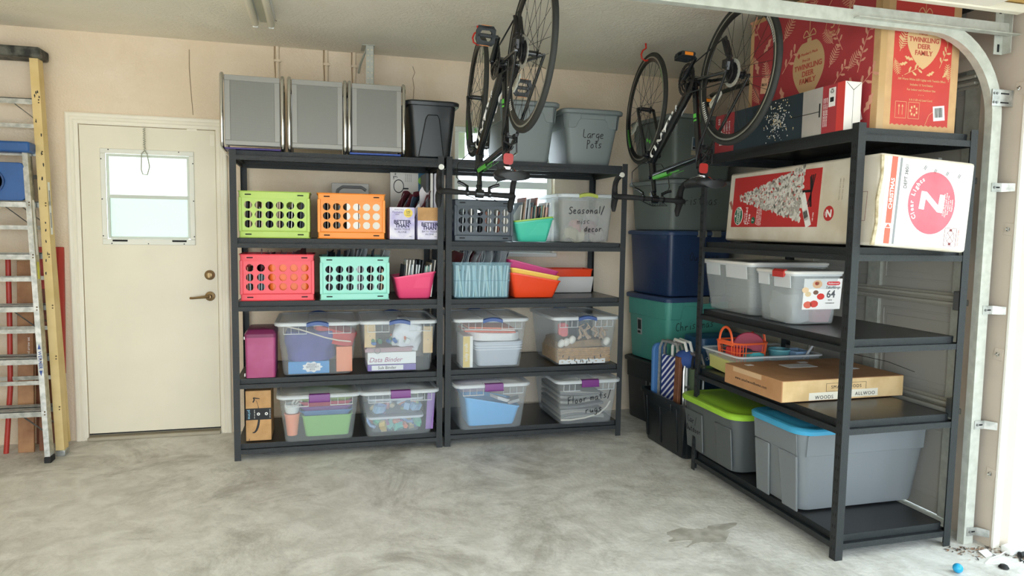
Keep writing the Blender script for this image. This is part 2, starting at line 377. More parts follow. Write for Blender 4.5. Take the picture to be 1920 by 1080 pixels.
# pull cord hanging from the head of the door
c = thing('pull_cord', 'white coiled pull cord hanging in a loop over the door window', 'cord', (-.57, .618, 2.0))
co = MB().tube([(.007*math.cos(t*1.9), .006*math.sin(t*1.9), -.01-t*.0042) for t in range(0, 34)], .0022, 5)
co.build('coil', mat('translucent_cord', '#a3a592', .4), c)
MB().tube([(0, 0, -.15), (-.018, 0, -.17), (-.022, 0, -.27), (-.014, 0, -.298), (.012, 0, -.302), (.026, 0, -.25), (.014, 0, -.17), (0, 0, -.15)], .0032, 6).build('loop', mat('translucent_cord', '#a3a592', .4), c)
# window behind the shelving
w1 = MB()
for (a, b, c1, e) in ((WX0, WX1, WZ0, WZ0+.04), (WX0, WX1, WZ1-.04, WZ1), (WX0, WX0+.04, WZ0+.04, WZ1-.04), (WX1-.04, WX1, WZ0+.04, WZ1-.04), (WX0+.04, WX1-.04, 1.69, 1.74)):
    w1.box(a, b, .70, .75, c1, e)
wn = struct('window_1', w1, mat('white_window_frame', '#eceee8', .4), bev=.004)
MB().box(WX0+.04, WX1-.04, .722, .727, WZ0+.04, 1.69).build('pane', M_GLASS, wn)
MB().box(WX0+.04, WX1-.04, .732, .737, 1.74, WZ1-.04).build('pane', M_GLASS, wn)
MB().box(WX0-.02, WX1+.02, .615, .70, WZ0-.03, WZ0).build('window_sill', mat('white_window_frame', '#eceee8', .4), wn, bev=.004)
MB().box(WX0, WX0+.10, .775, .78, 1.9, WZ1).build('window_blind', mat('pale_blind', '#d8d9b4', .7), wn)

# painted stub pipes and cracks on the back wall
for (x, h) in ((.234, .20), (.545, .20), (.727, .24)):
    p = thing('wall_pipe', {.234: 'painted stub pipe with clamp high on back wall, left of three', .545: 'painted stub pipe high on back wall, middle of three', .727: 'painted stub pipe high on back wall beside perforated strut'}[x], 'pipe', (x, .632, 2.56), group=None)
    MB().tube([(0, 0, 0), (0, 0, -h), (0, .006, -h-.02)], .012, 8).build('pipe', M_WALL, p)
    MB().box(-.02, .02, -.016, .004, -.10, -.085).build('clamp', M_WALL, p)
    MB().tube([(-.018, -.002, 0), (-.02, -.001, -.08), (-.014, 0, -h*.9), (-.012, .004, -h-.04)], .003, 5).build('crack', mat('plaster_crack', '#9a8466', .9), p)
for i, (pts) in enumerate((((-.30, 2.5), (-.302, 2.38), (-.296, 2.25), (-.286, 2.09)), ((1.12, 2.50), (1.135, 2.46), (1.12, 2.42), (1.13, 2.36), (1.125, 2.28)))):
    tag(MB().tube([(x, .6395, z) for x, z in pts], .0022, 5).build('plaster_crack', mat('plaster_crack', '#9a8466', .9)), ('thin vertical plaster crack above the entry door', 'branching plaster crack above the black tote')[i], 'crack')
# perforated strut from the ceiling
st = thing('perforated_strut', 'galvanized perforated angle strut hung from ceiling behind the silver mesh chairs', 'strut', (.815, .40, 2.56))
sm = MB().box(-.025, .025, 0, .002, -.36, .0).box(.023, .025, 0, .035, -.36, 0)
sm.box(-.05, .03, -.01, .16, -.004, 0)
sm.build('angle', M_GALV, st)
for k in range(9):
    for x in (-.012, .012):
        MB().lathe([(.0055, 0), (.0055, .0012)], 8, (x, 0, -.03-.036*k), (0, -1, 0)).build('hole', mat('strut_hole', '#d8d0b8' if k % 2 else '#d8d0b8', .8), st)
MB().tube([(-.02, .005, -.02), (-.055, .12, -.10), (-.06, .23, -.13)], .008, 6).build('brace', M_GALV, st)

# ceiling strip light, switched off
cl = thing('ceiling_light', 'two-tube white strip light on ceiling, switched off', 'light', (.20, -.045, 2.56))
MB().box(-.065, .065, -1.22, 0, -.028, 0).build('housing', M_WHITEPL, cl, bev=.004)
MB().box(-.018, .018, -1.22, -.003, -.036, -.028).build('reflector', mat('fixture_grey', '#b9b7a4', .5), cl)
for x in (-.042, .042):
    MB().lathe([(.013, 0), (.019, .01), (.019, 1.18), (.013, 1.19)], 14, (x, -1.205, -.050), (0, 1, 0)).build('tube', mat('unlit_lamp_tube', '#e9e6d4', .3), cl)
    MB().box(x-.014, x+.014, -.018, -.002, -.07, -.028).build('lamp_holder', M_WHITEPL, cl, bev=.003)
MB().cyl((.063, -.05, -.03), (.075, -.05, -.034), .004).build('clip', M_CHROME, cl)

# closed garage door behind the right-hand shelving
g = thing('door_2', 'closed grey sectional garage door behind the shelving', 'door', (3.44, -1.74, 0), kind='structure')
for k in range(4):
    z0 = .01+k*.54
    MB().box(0, .03, 0, 2.19, z0, z0+.532).build('panel', M_GDOOR, g, bev=.004)
    for j in range(4):
        y0 = .05+j*.53
        e = MB()
        for (a, b, c1, e1) in ((y0, y0+.49, z0+.07, z0+.08), (y0, y0+.49, z0+.45, z0+.46), (y0, y0+.01, z0+.08, z0+.45), (y0+.48, y0+.49, z0+.08, z0+.45)): e.box(-.004, .001, a, b, c1, e1)
        e.box(-.0035, .001, y0+.03, y0+.46, z0+.11, z0+.42)
        e.build('raised_moulding', M_GDOOR, g, bev=.002)
for y in (.06, .60, 1.35):
    for k in range(4):
        MB().box(-.02, 0, y-.045, y+.045, .015+k*.54, .535+k*.54).build('stile', M_GALV, g, bev=.002)
for z in (.55, 1.06, 1.62, 2.08):
    s_ = MB()
    for (a, b) in ((0, .014), (.030, .044)): s_.box(-.052, -.02, .03, 2.16, z+a, z+b)
    s_.box(-.024, -.018, .03, 2.16, z-.012, z+.056)
    s_.build('strut', mat('strut_steel', '#c3bfb2', .4, .3), g, bev=.003)
    if z < 2: MB().box(-.07, -.02, .0, .05, z-.02, z+.07).cyl((-.045, -.02, z+.02), (-.045, .03, z+.02), .018).build('roller_hinge', M_STEEL, g, bev=.003)
# open sectional door overhead, just inside the frame at the top right
g2 = thing('door_3', 'open garage door parked overhead near the ceiling', 'door', (.55, -2.0, 2.31), kind='structure')
for k in range(4): MB().box(.01+k*.64, .64+k*.64, -2.36, 0, 0, .03).build('panel', mat('white_door_skin', '#e8e4d6', .5), g2, bev=.003)
MB().box(0, 2.75, .0, .035, -.005, .03).build('edge_strut', mat('cream_strut', '#e6e0cc', .4), g2, bev=.004)
MB().box(1.2, 2.75, .0, .03, .034, .07).build('wood_rail', mat('pine_rail', '#c9a563', .7, var=.2, vscale=12), g2)

# door track: vertical run, quarter bend, horizontal run
tr = thing('garage_door_track', 'galvanized curved garage door track with jamb brackets', 'track', (0, -1.90, 0))
path = [(3.318, 0, .0), (3.312, 0, 1.0)] + [(2.945+.365*math.cos(a), 0, 1.885+.365*math.sin(a)) for a in [PI/2*k/12 for k in range(13)]] + [(1.5, 0, 2.255), (.4, 0, 2.26)]
path = [V(p) for p in path]
prof = [(-.026, .035), (-.026, 0), (.026, 0), (.026, .022), (.024, .022), (.024, .002), (-.024, .002), (-.024, .035)]   # (radial, +Y)
rings = []
for i, p in enumerate(path):
    t = (path[min(i+1, len(path)-1)]-path[max(i-1, 0)]).normalized(); nr = V((t.z, 0, -t.x))
    rings.append([p + nr*a + V((0, 1, 0))*b for a, b in prof])
MB().loft(rings).build('track_channel', M_GALV, tr, smooth=30)
for z in (1.60, 1.065, .55, .058):
    b = MB().loft([[(3.305, y, z+q) for y, q in ((-.003, -.019), (-.003, .019), (-.001, .019), (-.001, -.019))], [(3.355, y, z+q) for y, q in ((-.006, -.019), (-.006, .019), (-.004, .019), (-.004, -.019))], [(3.384, y, z+q) for y, q in ((-.045, -.017), (-.045, .017), (-.043, .017), (-.043, -.017))]])
    bb = b.build('bracket', M_ALU, tr, smooth=0)
    MB().lathe([(.006, 0), (.005, .004)], 8, (3.318, -.004, z), (0, -1, 0)).build('bolt', M_STEEL, bb)
    MB().box(3.328, 3.345, -.0068, -.0045, z-.003, z+.003).build('slot', M_DARK, bb)
bb = MB().box(3.27, 3.384, -.006, -.003, 1.945, 2.015).build('bracket', M_ALU, tr)
for x in (3.28, 3.295):
    for z in (1.96, 1.998): MB().lathe([(.006, 0), (.005, .004)], 8, (x, -.006, z), (0, -1, 0)).build('bolt', M_STEEL, bb)
for z in (1.96, 1.998): MB().box(3.315, 3.36, -.0068, -.006, z-.003, z+.003).build('slot', M_DARK, bb)
MB().box(2.55, 3.36, .004, .006, 2.245, 2.295).box(2.55, 3.375, -.03, .006, 2.242, 2.245).build('angle_bar', M_GALV, tr)
va = MB().box(3.30, 3.345, .030, .033, 2.17, 2.40).box(3.345, 3.348, -.01, .033, 2.17, 2.40).build('angle_hanger', M_GALV, tr)
for z in (2.2, 2.27, 2.36): MB().box(3.318, 3.328, .028, .0305, z-.02, z+.012).build('slot', M_DARK, va)
MB().box(3.345, 3.37, .035, .06, 0, 1.94).build('guide_strip', mat('weathered_strip', '#8e9a92', .6, .3, hex2='#5d6b66', vscale=12), tr)
for x in (2.60, 2.78, 2.87, 2.93): MB().lathe([(.004, 0), (.004, .001)], 8, (x, .004, 2.27), (0, -1, 0)).build('hole', M_DARK, tr)
for i, (z, y, lab) in enumerate(((2.02, -1.935, 'bolt with square washer high on the jamb, above the curved track bracket'), (1.42, -1.93, 'bolt with square washer on the jamb beside the white boxed end'), (.87, -1.925, 'bolt with square washer on the jamb at mid height'), (.33, -1.93, 'bolt with square washer low on the jamb near floor'))):
    a = thing('anchor_bolt', lab, 'bolt', (RW, y, z))
    MB().box(-.003, 0, -.022, .022, -.026, .026).build('washer_plate', M_JAMB, a, rot=(math.radians(8), 0, 0), bev=.001)
    MB().lathe([(.009, 0), (.009, .005), (.005, .006), (.004, .013)], 6, (-.003, 0, 0), (-1, 0, 0)).build('bolt_head', M_CHROME, a)
# reddish wood block and bracket on the closed door behind the track
wbk = thing('spring_bracket', 'dark steel bracket with broken reddish wood block behind the curved track', 'bracket', (3.38, -1.60, 1.98))
MB().prism([(0, 0), (.14, 0), (.14, -.14), (.09, -.14)], .02, Fr((-.16, -.03, 0), (1, 0, 0), (0, 0, 1)), t0=0).build('plate', mat('dark_bracket', '#4a4644', .6, .3), wbk)
MB().box(-.17, -.03, -.05, .0, .0, .035).box(-.15, -.04, -.045, .005, .05, .08).build('wood_block', mat('reddish_wood', '#b5786a', .8, var=.2, vscale=20), wbk, bev=.004)
tp = thing('torsion_tube', 'dark torsion tube with drum under the ceiling at top right', 'tube', (3.30, -1.70, 2.40))
MB().cyl((0, -.05, 0), (0, 2.1, 0), .016).build('shaft', mat('dark_shaft', '#4d5152', .4, .6), tp)
MB().lathe([(.02, 0), (.055, .005), (.05, .05), (.055, .055), (.02, .06)], 20, (0, .02, 0), (0, 1, 0)).build('cable_drum', M_STEEL, tp)

# ------------------------------------------------------------------ shelving units
def shelf_unit(label, loc, rot, W, D, levels, H, long_x=True):
    """four angle posts, five decks; local x along the front, y to the back"""
    t = thing('shelving_unit', label, 'shelf', loc, rot)
    P = .037; T = .0022
    for (x, sx) in ((0, 1), (W, -1)):
        for (y, sy) in ((0, 1), (D, -1)):
            b = MB(); xs = sorted((x, x+sx*P)); ys = sorted((y, y+sy*T)); b.box(*xs, *ys, 0, H)
            xs = sorted((x, x+sx*T)); ys = sorted((y+sy*T, y+sy*P)); b.box(*xs, *ys, 0, H)
            p = b.build('post', M_BLACKSTEEL, t)
            sl = MB()
            for k in range(int(H/.05)-1):
                z = .04+k*.05
                for q in (.012, .025):
                    xx = sorted((x-sx*.0002, x+sx*.0004))
                    sl.box(*xx, *sorted((y+sy*(q-.0018), y+sy*(q+.0018))), z, z+.014)
            sl.build('slots', M_DARK, p, smooth=0)['kind'] = 'stuff'
    for z in levels:
        def prof(fr, L, up):
            mb = MB(); mb.box(0, L, -.056, -.030, -.002, .010, fr=fr); mb.box(0, L, -.030, 0, -.016, -.012, fr=fr)
            mb.box(0, L, -.033, -.0305, -.016, .008, fr=fr); return mb
        # frames: right = along beam, up = z, n = outwards
        for fr, L in ((Fr((P-.003, .012, z), (1, 0, 0), (0, 0, 1)), W-2*P+.006), (Fr((W-P+.003, D-.012, z), (-1, 0, 0), (0, 0, 1)), W-2*P+.006),
                      (Fr((W-.012, P-.003, z), (0, 1, 0), (0, 0, 1)), D-2*P+.006), (Fr((.012, D-P+.003, z), (0, -1, 0), (0, 0, 1)), D-2*P+.006)):
            prof(fr, L, 1).build('beam', M_BLACKSTEEL, t, smooth=0)
        MB().box(.028, W-.028, .028, D-.028, z-.010, z-.001).build('deck', M_DECK, t)
    return t
LV = (.095, .486, .945, 1.315, 1.818)
shelf_unit('charcoal steel five-shelf unit nearest the entry door, colourful crates on it', (0, 0, 0), 0, 1.235, .60, LV, 1.83)
shelf_unit('charcoal steel five-shelf unit in the middle, below the first hanging bicycle', (1.251, .001, 0), -.0066, 1.208, .60, (.103, .49, .943, 1.308, 1.818), 1.83)
LV3 = (.101, .60, .948, 1.334, 1.824)
shelf_unit('charcoal steel five-shelf unit on the right along the garage door', (2.604, -1.90, 0), .006, .615, 1.19, LV3, 1.84)

# ------------------------------------------------------------------ containers
def ring(w, d, r, z, cx=0, cy=0, n=4): return [(x, y, z) for x, y in rrect(w, d, r, n, cx, cy)]
def tub(w, d, h, ins, r=.04, t=.0025, rim=(.008, .012), lip=.0, m=0, mr=None, z0=0, foot=0.0, ins_y=None):
    """open tapered tub, top centred on x, front rim at y=0, wall thickness t"""
    iy = ins if ins_y is None else ins_y
    mb = MB(); c = d/2; mr = m if mr is None else mr; e = r*.35
    wb_, db_ = w-2*ins-2*rim[0], d-2*iy-2*rim[0]; wt, dt = w-2*rim[0], d-2*rim[0]
    A = [ring(wb_-2*e, db_-2*e, r, z0, 0, c), ring(wb_-.4*e, db_-.4*e, r, z0+e*.35, 0, c), ring(wb_, db_, r, z0+e*1.2, 0, c), ring(wt, dt, r, h-rim[1], 0, c)]
    mb.loft(A, (True, False), m)
    B = [ring(wt, dt, r, h-rim[1], 0, c), ring(w, d, r+rim[0], h-rim[1]+.001, 0, c), ring(w, d, r+rim[0], h-.002, 0, c), ring(w-.004, d-.004, r+rim[0], h, 0, c), ring(wt-2*t, dt-2*t, r, h, 0, c)]
    mb.loft(B, (False, False), mr)
    Cc = [ring(wt-2*t, dt-2*t, r, h, 0, c), ring(wb_-2*t, db_-2*t, r, z0+e*1.2, 0, c), ring(wb_-2*e-2*t, db_-2*e-2*t, r, z0+t, 0, c)]
    mb.loft(Cc, (False, True), m)
    return mb
def face_fr(w, h, ins, rim, side='front', d=0, iy=None):
    iy = ins if iy is None else iy
    if side == 'front': return Fr((0, iy+rim, 0), (1, 0, 0), (0, -iy, h))
    if side == 'left': return Fr((-w/2+ins+rim, d/2, 0), (0, -1, 0), (-ins, 0, h))
    if side == 'right': return Fr((w/2-ins-rim, d/2, 0), (0, 1, 0), (ins, 0, h))

def latch_tote(label, loc, rot=0, w=.487, d=.56, h=.325, ins=.030, latch=M_BLUEL, style='arch', ribs=True, group=None, lid=True, lidm=None, bm=None):
    t = thing('storage_tote', label, 'tote', loc, rot, group)
    tub(w, d, h-.01, ins, .035, .002, (.012, .010), m=0, mr=1).build('body', [bm or M_CLEAR, M_CLEARRIM], t)
    if ribs:
        rb = MB(); hh = h-.022; f = face_fr(w, h-.01, ins, .012)
        nx = 9
        for k in range(nx+1):
            x = -w/2+.05+(w-.10)*k/nx
            if abs(x) < .062: continue
            rb.box(x-.001, x+.001, hh-.042, hh, 0, .010, fr=f)
        for a, b in ((-w/2+.05, -.062), (.062, w/2-.05)): rb.box(a, b, hh-.044, hh-.041, 0, .010, fr=f)
        rb.build('rib', M_CLEARRIM, t, smooth=0)['kind'] = 'stuff'
    c = d/2
    if lid:
        o = .004
        L = MB().loft([ring(w+2*o, d+2*o, .05, h-.016, 0, c), ring(w+2*o, d+2*o, .05, h-.002, 0, c), ring(w+2*o-.01, d+2*o-.01, .048, h+.003, 0, c), ring(w-.03, d-.03, .045, h+.003, 0, c), ring(w-.045, d-.045, .04, h-.005, 0, c), ring(w-.12, d-.12, .03, h-.004, 0, c), ring(w-.14, d-.14, .03, h+.002, 0, c)], (False, True))
        L.loft([ring(w+2*o, d+2*o, .05, h-.016, 0, c), ring(w+2*o-.004, d+2*o-.004, .048, h-.016, 0, c), ring(w+2*o-.004, d+2*o-.004, .048, h-.004, 0, c)], (False, False))
        lo = L.build('lid', lidm or M_CLEARLID, t)
        MB().box(-.06, -.056, .03, d-.03, h-.004, h+.005).box(.056, .06, .03, d-.03, h-.004, h+.005).build('ridge', lidm or M_CLEARLID, lo)
    for sy in (0, 1):
        y = -.006 if sy == 0 else d+.006; q = -1 if sy == 0 else 1
        if style == 'arch':
            n = 8; rings = []
            for i in range(n+1):
                x = -.064+.128*i/n; zz = h-.018+.012*math.sin(PI*i/n)
                rings.append([(x, y+q*.001, zz-.008), (x, y+q*.008, zz-.006), (x, y+q*.008, zz+.013), (x, y-q*.006, zz+.018), (x, y-q*.010, zz+.014), (x, y+q*.001, zz+.006)])
            MB().loft(rings).build('latch', latch, t, smooth=50)
        else:
            k = MB()
            k.loft([[(x, y+q*.001, h-.038), (x, y+q*.010, h-.036), (x, y+q*.009, h-.012), (x, y+q*.006, h+.006), (x, y-q*.02, h+.008), (x, y-q*.02, h+.003), (x, y, h+.001)] for x in (-.06, -.057, .057, .06)])
            k.box(-.062, .062, *sorted((y+q*.002, y+q*.013)), h-.040, h-.035)
            k.build('latch', latch, t, smooth=30, bev=.0015)
    return t

# clear totes on the two back units
tA = latch_tote('clear tote with blue latch full of purple cloth, beside magenta case', (.478, .005, .488), 0, w=.49, latch=M_BLUEL, d=.545)
tB = latch_tote('clear tote with blue latch holding two white-spined binders', (.968, .015, .488), 0, w=.487, latch=M_BLUEL, d=.535)
tC = latch_tote('clear tote with purple latch holding stacked coloured trays and orange cup', (.486, -.055, .097), .03, w=.485, h=.29, d=.56, latch=M_PURL, style='bar')
tD = latch_tote('clear tote with purple latch holding two small boxes of plastic toys', (.967, -.05, .097), .03, w=.487, h=.29, d=.56, latch=M_PURL, style='bar')
tE = latch_tote('clear tote with blue latch holding grey tray and orange papers', (1.553, -.01, .492), .0, w=.494, d=.545, latch=M_BLUEL)
tF = latch_tote('clear tote with blue latch holding wicker, eggs and twigs', (2.200, -.005, .492), .0, w=.475, d=.56, h=.325, latch=M_BLUEL)
tG = latch_tote('clear tote with purple latch holding sky-blue magazine bin', (1.555, -.06, .105), .02, w=.495, h=.30, d=.56, latch=M_PURL, style='bar')
tH = latch_tote('clear tote with purple latch, hand lettered Floor mats/rugs', (2.203, -.07, .105), .01, w=.455, h=.30, d=.57, latch=M_PURL, style='bar')
fH = face_fr(.455, .29, .03, .012).sub(0, 0, 0, .0015)
hand('Floor mats/', .050, fH.sub(.01, .175, .12), M_INK, tH, .0028); hand('rugs', .050, fH.sub(.045, .095, .12), M_INK, tH, .0028)
M_LIMEL = mat('lime_latch_plastic', '#b9c45a', .4)
tS = latch_tote('clear tote with lime latch, hand lettered Seasonal/misc decor', (2.195, .02, 1.31), 0, w=.41, h=.315, d=.52, ins=.022, latch=M_LIMEL, ribs=False, bm=mat('hazy_clear_plastic', '#c9c8c4', .3, clear=.74))
fS = face_fr(.41, .305, .022, .012).sub(0, 0, 0, .0015)
hand('Seasonal/', .048, fS.sub(-.0, .205, .03), M_INK, tS, .0030); hand('misc', .042, fS.sub(-.02, .135, .03), M_INK, tS, .0016); hand('decor', .042, fS.sub(.05, .085, .03), M_INK, tS, .0030)

# ------------------------------------------------------------------ milk crates
def holed(mb, fr, w, h, nx, ny, r, mx, mz0, mz1, t, n=12):
    """panel w x h in frame fr with nx*ny round holes; t = thickness inwards (negative n)"""
    xs = [0, mx] + [mx+(w-2*mx)*(i+1)/nx for i in range(nx)] + [w]
    zs = [0, mz0] + [mz0+(h-mz0-mz1)*(i+1)/ny for i in range(ny)] + [h]
    for i in range(len(xs)-1):
        for j in range(len(zs)-1):
            x0, x1, z0, z1 = xs[i], xs[i+1], zs[j], zs[j+1]
            if 1 <= i <= nx and 1 <= j <= ny:
                cx, cz = (x0+x1)/2, (z0+z1)/2; b = len(mb.v)
                hw, hh = (x1-x0)/2, (z1-z0)/2
                for zz in (0, -t):
                    for k in range(n):
                        a = 2*PI*k/n; c, q = math.cos(a), math.sin(a); s = 1/max(abs(c)/hw, abs(q)/hh)
                        mb.v.append(fr.p(cx+c*r, cz+q*r, zz)); mb.v.append(fr.p(cx+c*s, cz+q*s, zz))
                for k in range(n):
                    k2 = (k+1) % n; a0, a1 = b+2*k, b+2*k2; c0, c1 = a0+2*n, a1+2*n
                    mb.face([a0, a0+1, a1+1, a1]); mb.face([c0, c1, c1+1, c0+1]); mb.face([a0, a1, c1, c0])
                for (sx, sz) in ((1, 1), (-1, 1), (-1, -1), (1, -1)):   # cell corners
                    ks = [k for k in range(n) if (math.cos(2*PI*(k+.5)/n) > 0) == (sx > 0) and (math.sin(2*PI*(k+.5)/n) > 0) == (sz > 0)]
                    def edge(k):
                        a = 2*PI*k/n; c, q = math.cos(a), math.sin(a); return 'x' if abs(c)/hw > abs(q)/hh else 'z'
                    for k in ks:
                        if edge(k) != edge(k+1):
                            for zz, base in ((0, b), (-t, b+2*n)):
                                mb.v.append(fr.p(cx+sx*hw, cz+sz*hh, zz)); ci = len(mb.v)-1
                                q1, q2 = base+2*(k % n)+1, base+2*((k+1) % n)+1
                                mb.face([q1, ci, q2] if zz == 0 else [q1, q2, ci])
            else:
                mb.box(x0, x1, z0, z1, -t, 0, fr=fr)
def crate(label, loc, rot, m, w=.405, d=.34, h=.272):
    t = thing('milk_crate', label, 'crate', loc, rot); mb = MB(); T = .004; c = .012; hs = h*.19
    holed(mb, Fr((-w/2+c, c, hs*.8), (1, 0, 0), (0, 0, 1)), w-2*c, h-hs*1.6, 6, 3, .0225, .015, .012, .012, T)
    holed(mb, Fr((w/2-c, d-c, hs*.8), (-1, 0, 0), (0, 0, 1)), w-2*c, h-hs*1.6, 6, 3, .0225, .015, .012, .012, T)
    holed(mb, Fr((-w/2+c, d-c, hs*.8), (0, -1, 0), (0, 0, 1)), d-2*c, h-hs*1.6, 5, 3, .0225, .013, .012, .012, T)
    holed(mb, Fr((w/2-c, c, hs*.8), (0, 1, 0), (0, 0, 1)), d-2*c, h-hs*1.6, 5, 3, .0225, .013, .012, .012, T)
    mb.box(-w/2+c, w/2-c, c, d-c, .004, .009)
    mb.build('body', m, t, smooth=30)
    for (z0, z1, s) in ((0, hs*.8, 1), (h-hs*.8, h, 1)):
        b = MB(); zz = (z0, z0+.006, z1-.006, z1)
        o = [(w, d), (w-.012, d-.012), (w-.012, d-.012), (w-.004, d-.004)] if z0 == 0 else [(w-.012, d-.012), (w-.012, d-.012), (w-.008, d-.008), (w+.004, d+.004)]
        rings = [ring(a, e, .012, z, 0, d/2, 2) for (a, e), z in zip(o, zz)] + [ring(w-.03, d-.03, .01, z1, 0, d/2, 2), ring(w-.03, d-.03, .01, z0, 0, d/2, 2)]
        b.loft(rings, closed=True)
        b.build('rim', m, t, smooth=30)
        for x in (-w*.36, w*.36):
            g_ = MB().prism(rrect(.052, .016, .008, 3), .003, Fr((x, .0065, (z0+z1)/2), (1, 0, 0), (0, 0, 1)))
            gs = g_.build('grip_loop', m, t)
            MB().prism(rrect(.036, .007, .0035, 3), .0006, Fr((x, .0035, (z0+z1)/2), (1, 0, 0), (0, 0, 1))).build('slot', M_DARK, gs)
    for (x, y) in ((-w/2+.012, .012), (w/2-.012, .012), (-w/2+.012, d-.012), (w/2-.012, d-.012)):
        MB().box(x-.009, x+.009, y-.009, y+.009, hs*.7, h-hs*.7).build('corner_post', m, t, bev=.003)
    return t
crates = {}
for key, lab, loc, col, kw in (('lime', 'lime green milk crate on the fourth shelf, nearest the entry door', (.240, .035, 1.317), '#b9d468', {}),
    ('orange', 'bright orange milk crate between lime crate and tissue boxes', (.682, .035, 1.317), '#fc9a3c', {}),
    ('coral', 'coral red milk crate on the middle shelf', (.252, .03, .947), '#f05560', dict(w=.425, h=.275)),
    ('aqua', 'pale aqua milk crate between red crate and pink bin', (.700, .03, .947), '#9fe2d2', dict(w=.42, h=.262)),
    ('grey', 'dark slate milk crate on the middle unit, under the handlebars', (1.500, .03, 1.310), '#454e57', dict(w=.39, h=.262))):
    crates[key] = (crate(lab, loc, 0, mat(key+'_crate_plastic', col, .45), **kw), loc)

# ------------------------------------------------------------------ papers, folders, books and bags
PAPER = [mat('paper_'+str(i), c, .7) for i, c in enumerate(('#e9e6df', '#cfd6da', '#b9a58f', '#3c4148', '#8a9299', '#d9c7a8', '#6f7f86', '#2b2f35', '#c98f7a', '#8fb9ae', '#f3f1ec', '#9d6a5c'))]
def book_mesh(w, h, d, mi, kind):
    mb = MB(); c = .0012
    mb.box(-w/2, -w/2+c, 0, d, 0, h, 0).box(w/2-c, w/2, 0, d, 0, h, 0).box(-w/2, w/2, -c, 0, 0, h, 0)
    mb.box(-w/2+c, w/2-c, 0, d-.003, .002, h-.003, 1)
    return mb.mesh(kind, [PAPER[mi], PAPER[10]], 0)
def row(kind, label, cat, group, x0, x1, y, z, h, d, n, lean=.0, rot=0, cols=None, hv=.03, wv=(.004, .009), jy=.01, tilt=0, seed=1):
    rnd = random.Random(seed); ms = [book_mesh(rnd.uniform(*wv), h*(1-rnd.uniform(0, hv*8)), d, c, kind) for c in (cols or range(len(PAPER)))]
    for i in range(n):
        x = x0+(x1-x0)*(i+.5)/n
        o = link(kind, rnd.choice(ms), None, (x, y+rnd.uniform(0, jy), z), (tilt, lean+rnd.uniform(-.03, .03), rot+rnd.uniform(-.04, .04)))
        tag(o, label, cat, group)
def wavy(w, h, nx, ny, amp, rnd, t=.0015, droop=0):
    mb = MB(); ph = [rnd.uniform(0, 6) for _ in range(6)]
    def P(i, j):
        u, q = i/nx, j/ny
        return V(((u-.5)*w*(1+.08*math.sin(5*q+ph[5])), amp*(math.sin(6*u+ph[0])*.6+math.sin(9*q+4*u+ph[1])*.5)+droop*q*q, q*h+amp*math.sin(7*u+ph[2])*.8))
    b = len(mb.v)
    for s in (0, t):
        for j in range(ny+1):
            for i in range(nx+1): mb.v.append(P(i, j)+V((0, s, 0)))
    N = (nx+1)*(ny+1)
    for j in range(ny):
        for i in range(nx):
            a = b+j*(nx+1)+i
            mb.face([a, a+1, a+nx+2, a+nx+1]); mb.face([a+N, a+N+nx+1, a+N+nx+2, a+N+1])
    for i in range(nx):
        mb.face([b+i, b+N+i, b+N+i+1, b+i+1]); a = b+ny*(nx+1)+i; mb.face([a, a+1, a+N+1, a+N])
    for j in range(ny):
        a = b+j*(nx+1); mb.face([a, a+nx+1, a+N+nx+1, a+N]); a += nx; mb.face([a, a+N, a+N+nx+1, a+nx+1])
    return mb
M_BAG = mat('clear_zip_bag', '#dfe3e6', .25, clear=.55); M_BAGP = mat('pink_tinted_bag', '#c58aa2', .35, clear=.4); M_BAGD = mat('dark_printed_bag', '#3a4a5c', .35, clear=.15)
M_BAGR = mat('maroon_printed_bag', '#6e3038', .4, clear=.1)
def bags(label, group, x0, x1, y0, y1, z, h, w, n, mats, lean=.3, seed=3, axis='x', amp=.008, yaw=1.57):
    rnd = random.Random(seed); protos = [wavy(w*rnd.uniform(.8, 1.1), h*rnd.uniform(.75, 1.05), 6, 7, amp, rnd).mesh('zip_bag', mats[k % len(mats)], 80) for k in range(6)]
    for i in range(n):
        u = (i+.5)/n
        o = link('zip_bag', protos[rnd.randrange(6)], None, (x0+(x1-x0)*u, rnd.uniform(y0, y1), z+rnd.uniform(-.01, .01)), (rnd.uniform(-.1, .1), 0, yaw+rnd.uniform(-.25, .25)))
        o.rotation_euler = (lean+rnd.uniform(-.12, .12), 0, o.rotation_euler[2])
        tag(o, label, 'bag', group)
# standing folders seen through the crate holes
for key, n, cols in (('lime', 22, (3, 4, 0, 7, 2, 5)), ('aqua', 22, (4, 3, 0, 6, 1, 7, 2)), ('grey', 20, (0, 3, 4, 11, 10, 7, 1))):
    x, y, z = crates[key][1]
    row('file_folder', f'thin folder standing inside the {key} crate', 'folder', f'folders in the {key} crate', x-.18, x+.18, y+.02, z+.01, .225, .26, n, lean=.04, cols=cols, seed=n, jy=.012)
x, y, z = crates['coral'][1]
row('file_folder', 'thin maroon and grey folder at the left end of the coral red crate', 'folder', 'folders in the coral crate', x-.19, x-.07, y+.02, z+.01, .21, .26, 8, cols=(11, 4, 7, 8), seed=5)
M_OR = mat('glossy_orange_plastic', '#f0702a', .3)
tag(MB().loft([ring(.235, .26, .03, 0), ring(.25, .28, .035, .20)]).loft([ring(.255, .285, .035, .20), ring(.255, .285, .035, .215)]).build('plastic_bin', M_OR, None, (x+.065, y+.165, z+.012)), 'orange bin inside the coral red crate', 'bin')
x, y, z = crates['orange'][1]
row('file_folder', 'folder standing at the left end of the orange crate', 'folder', 'folders in the orange crate', x-.18, x-.05, y+.02, z+.01, .215, .26, 8, cols=(3, 11, 2, 7, 6), seed=8)
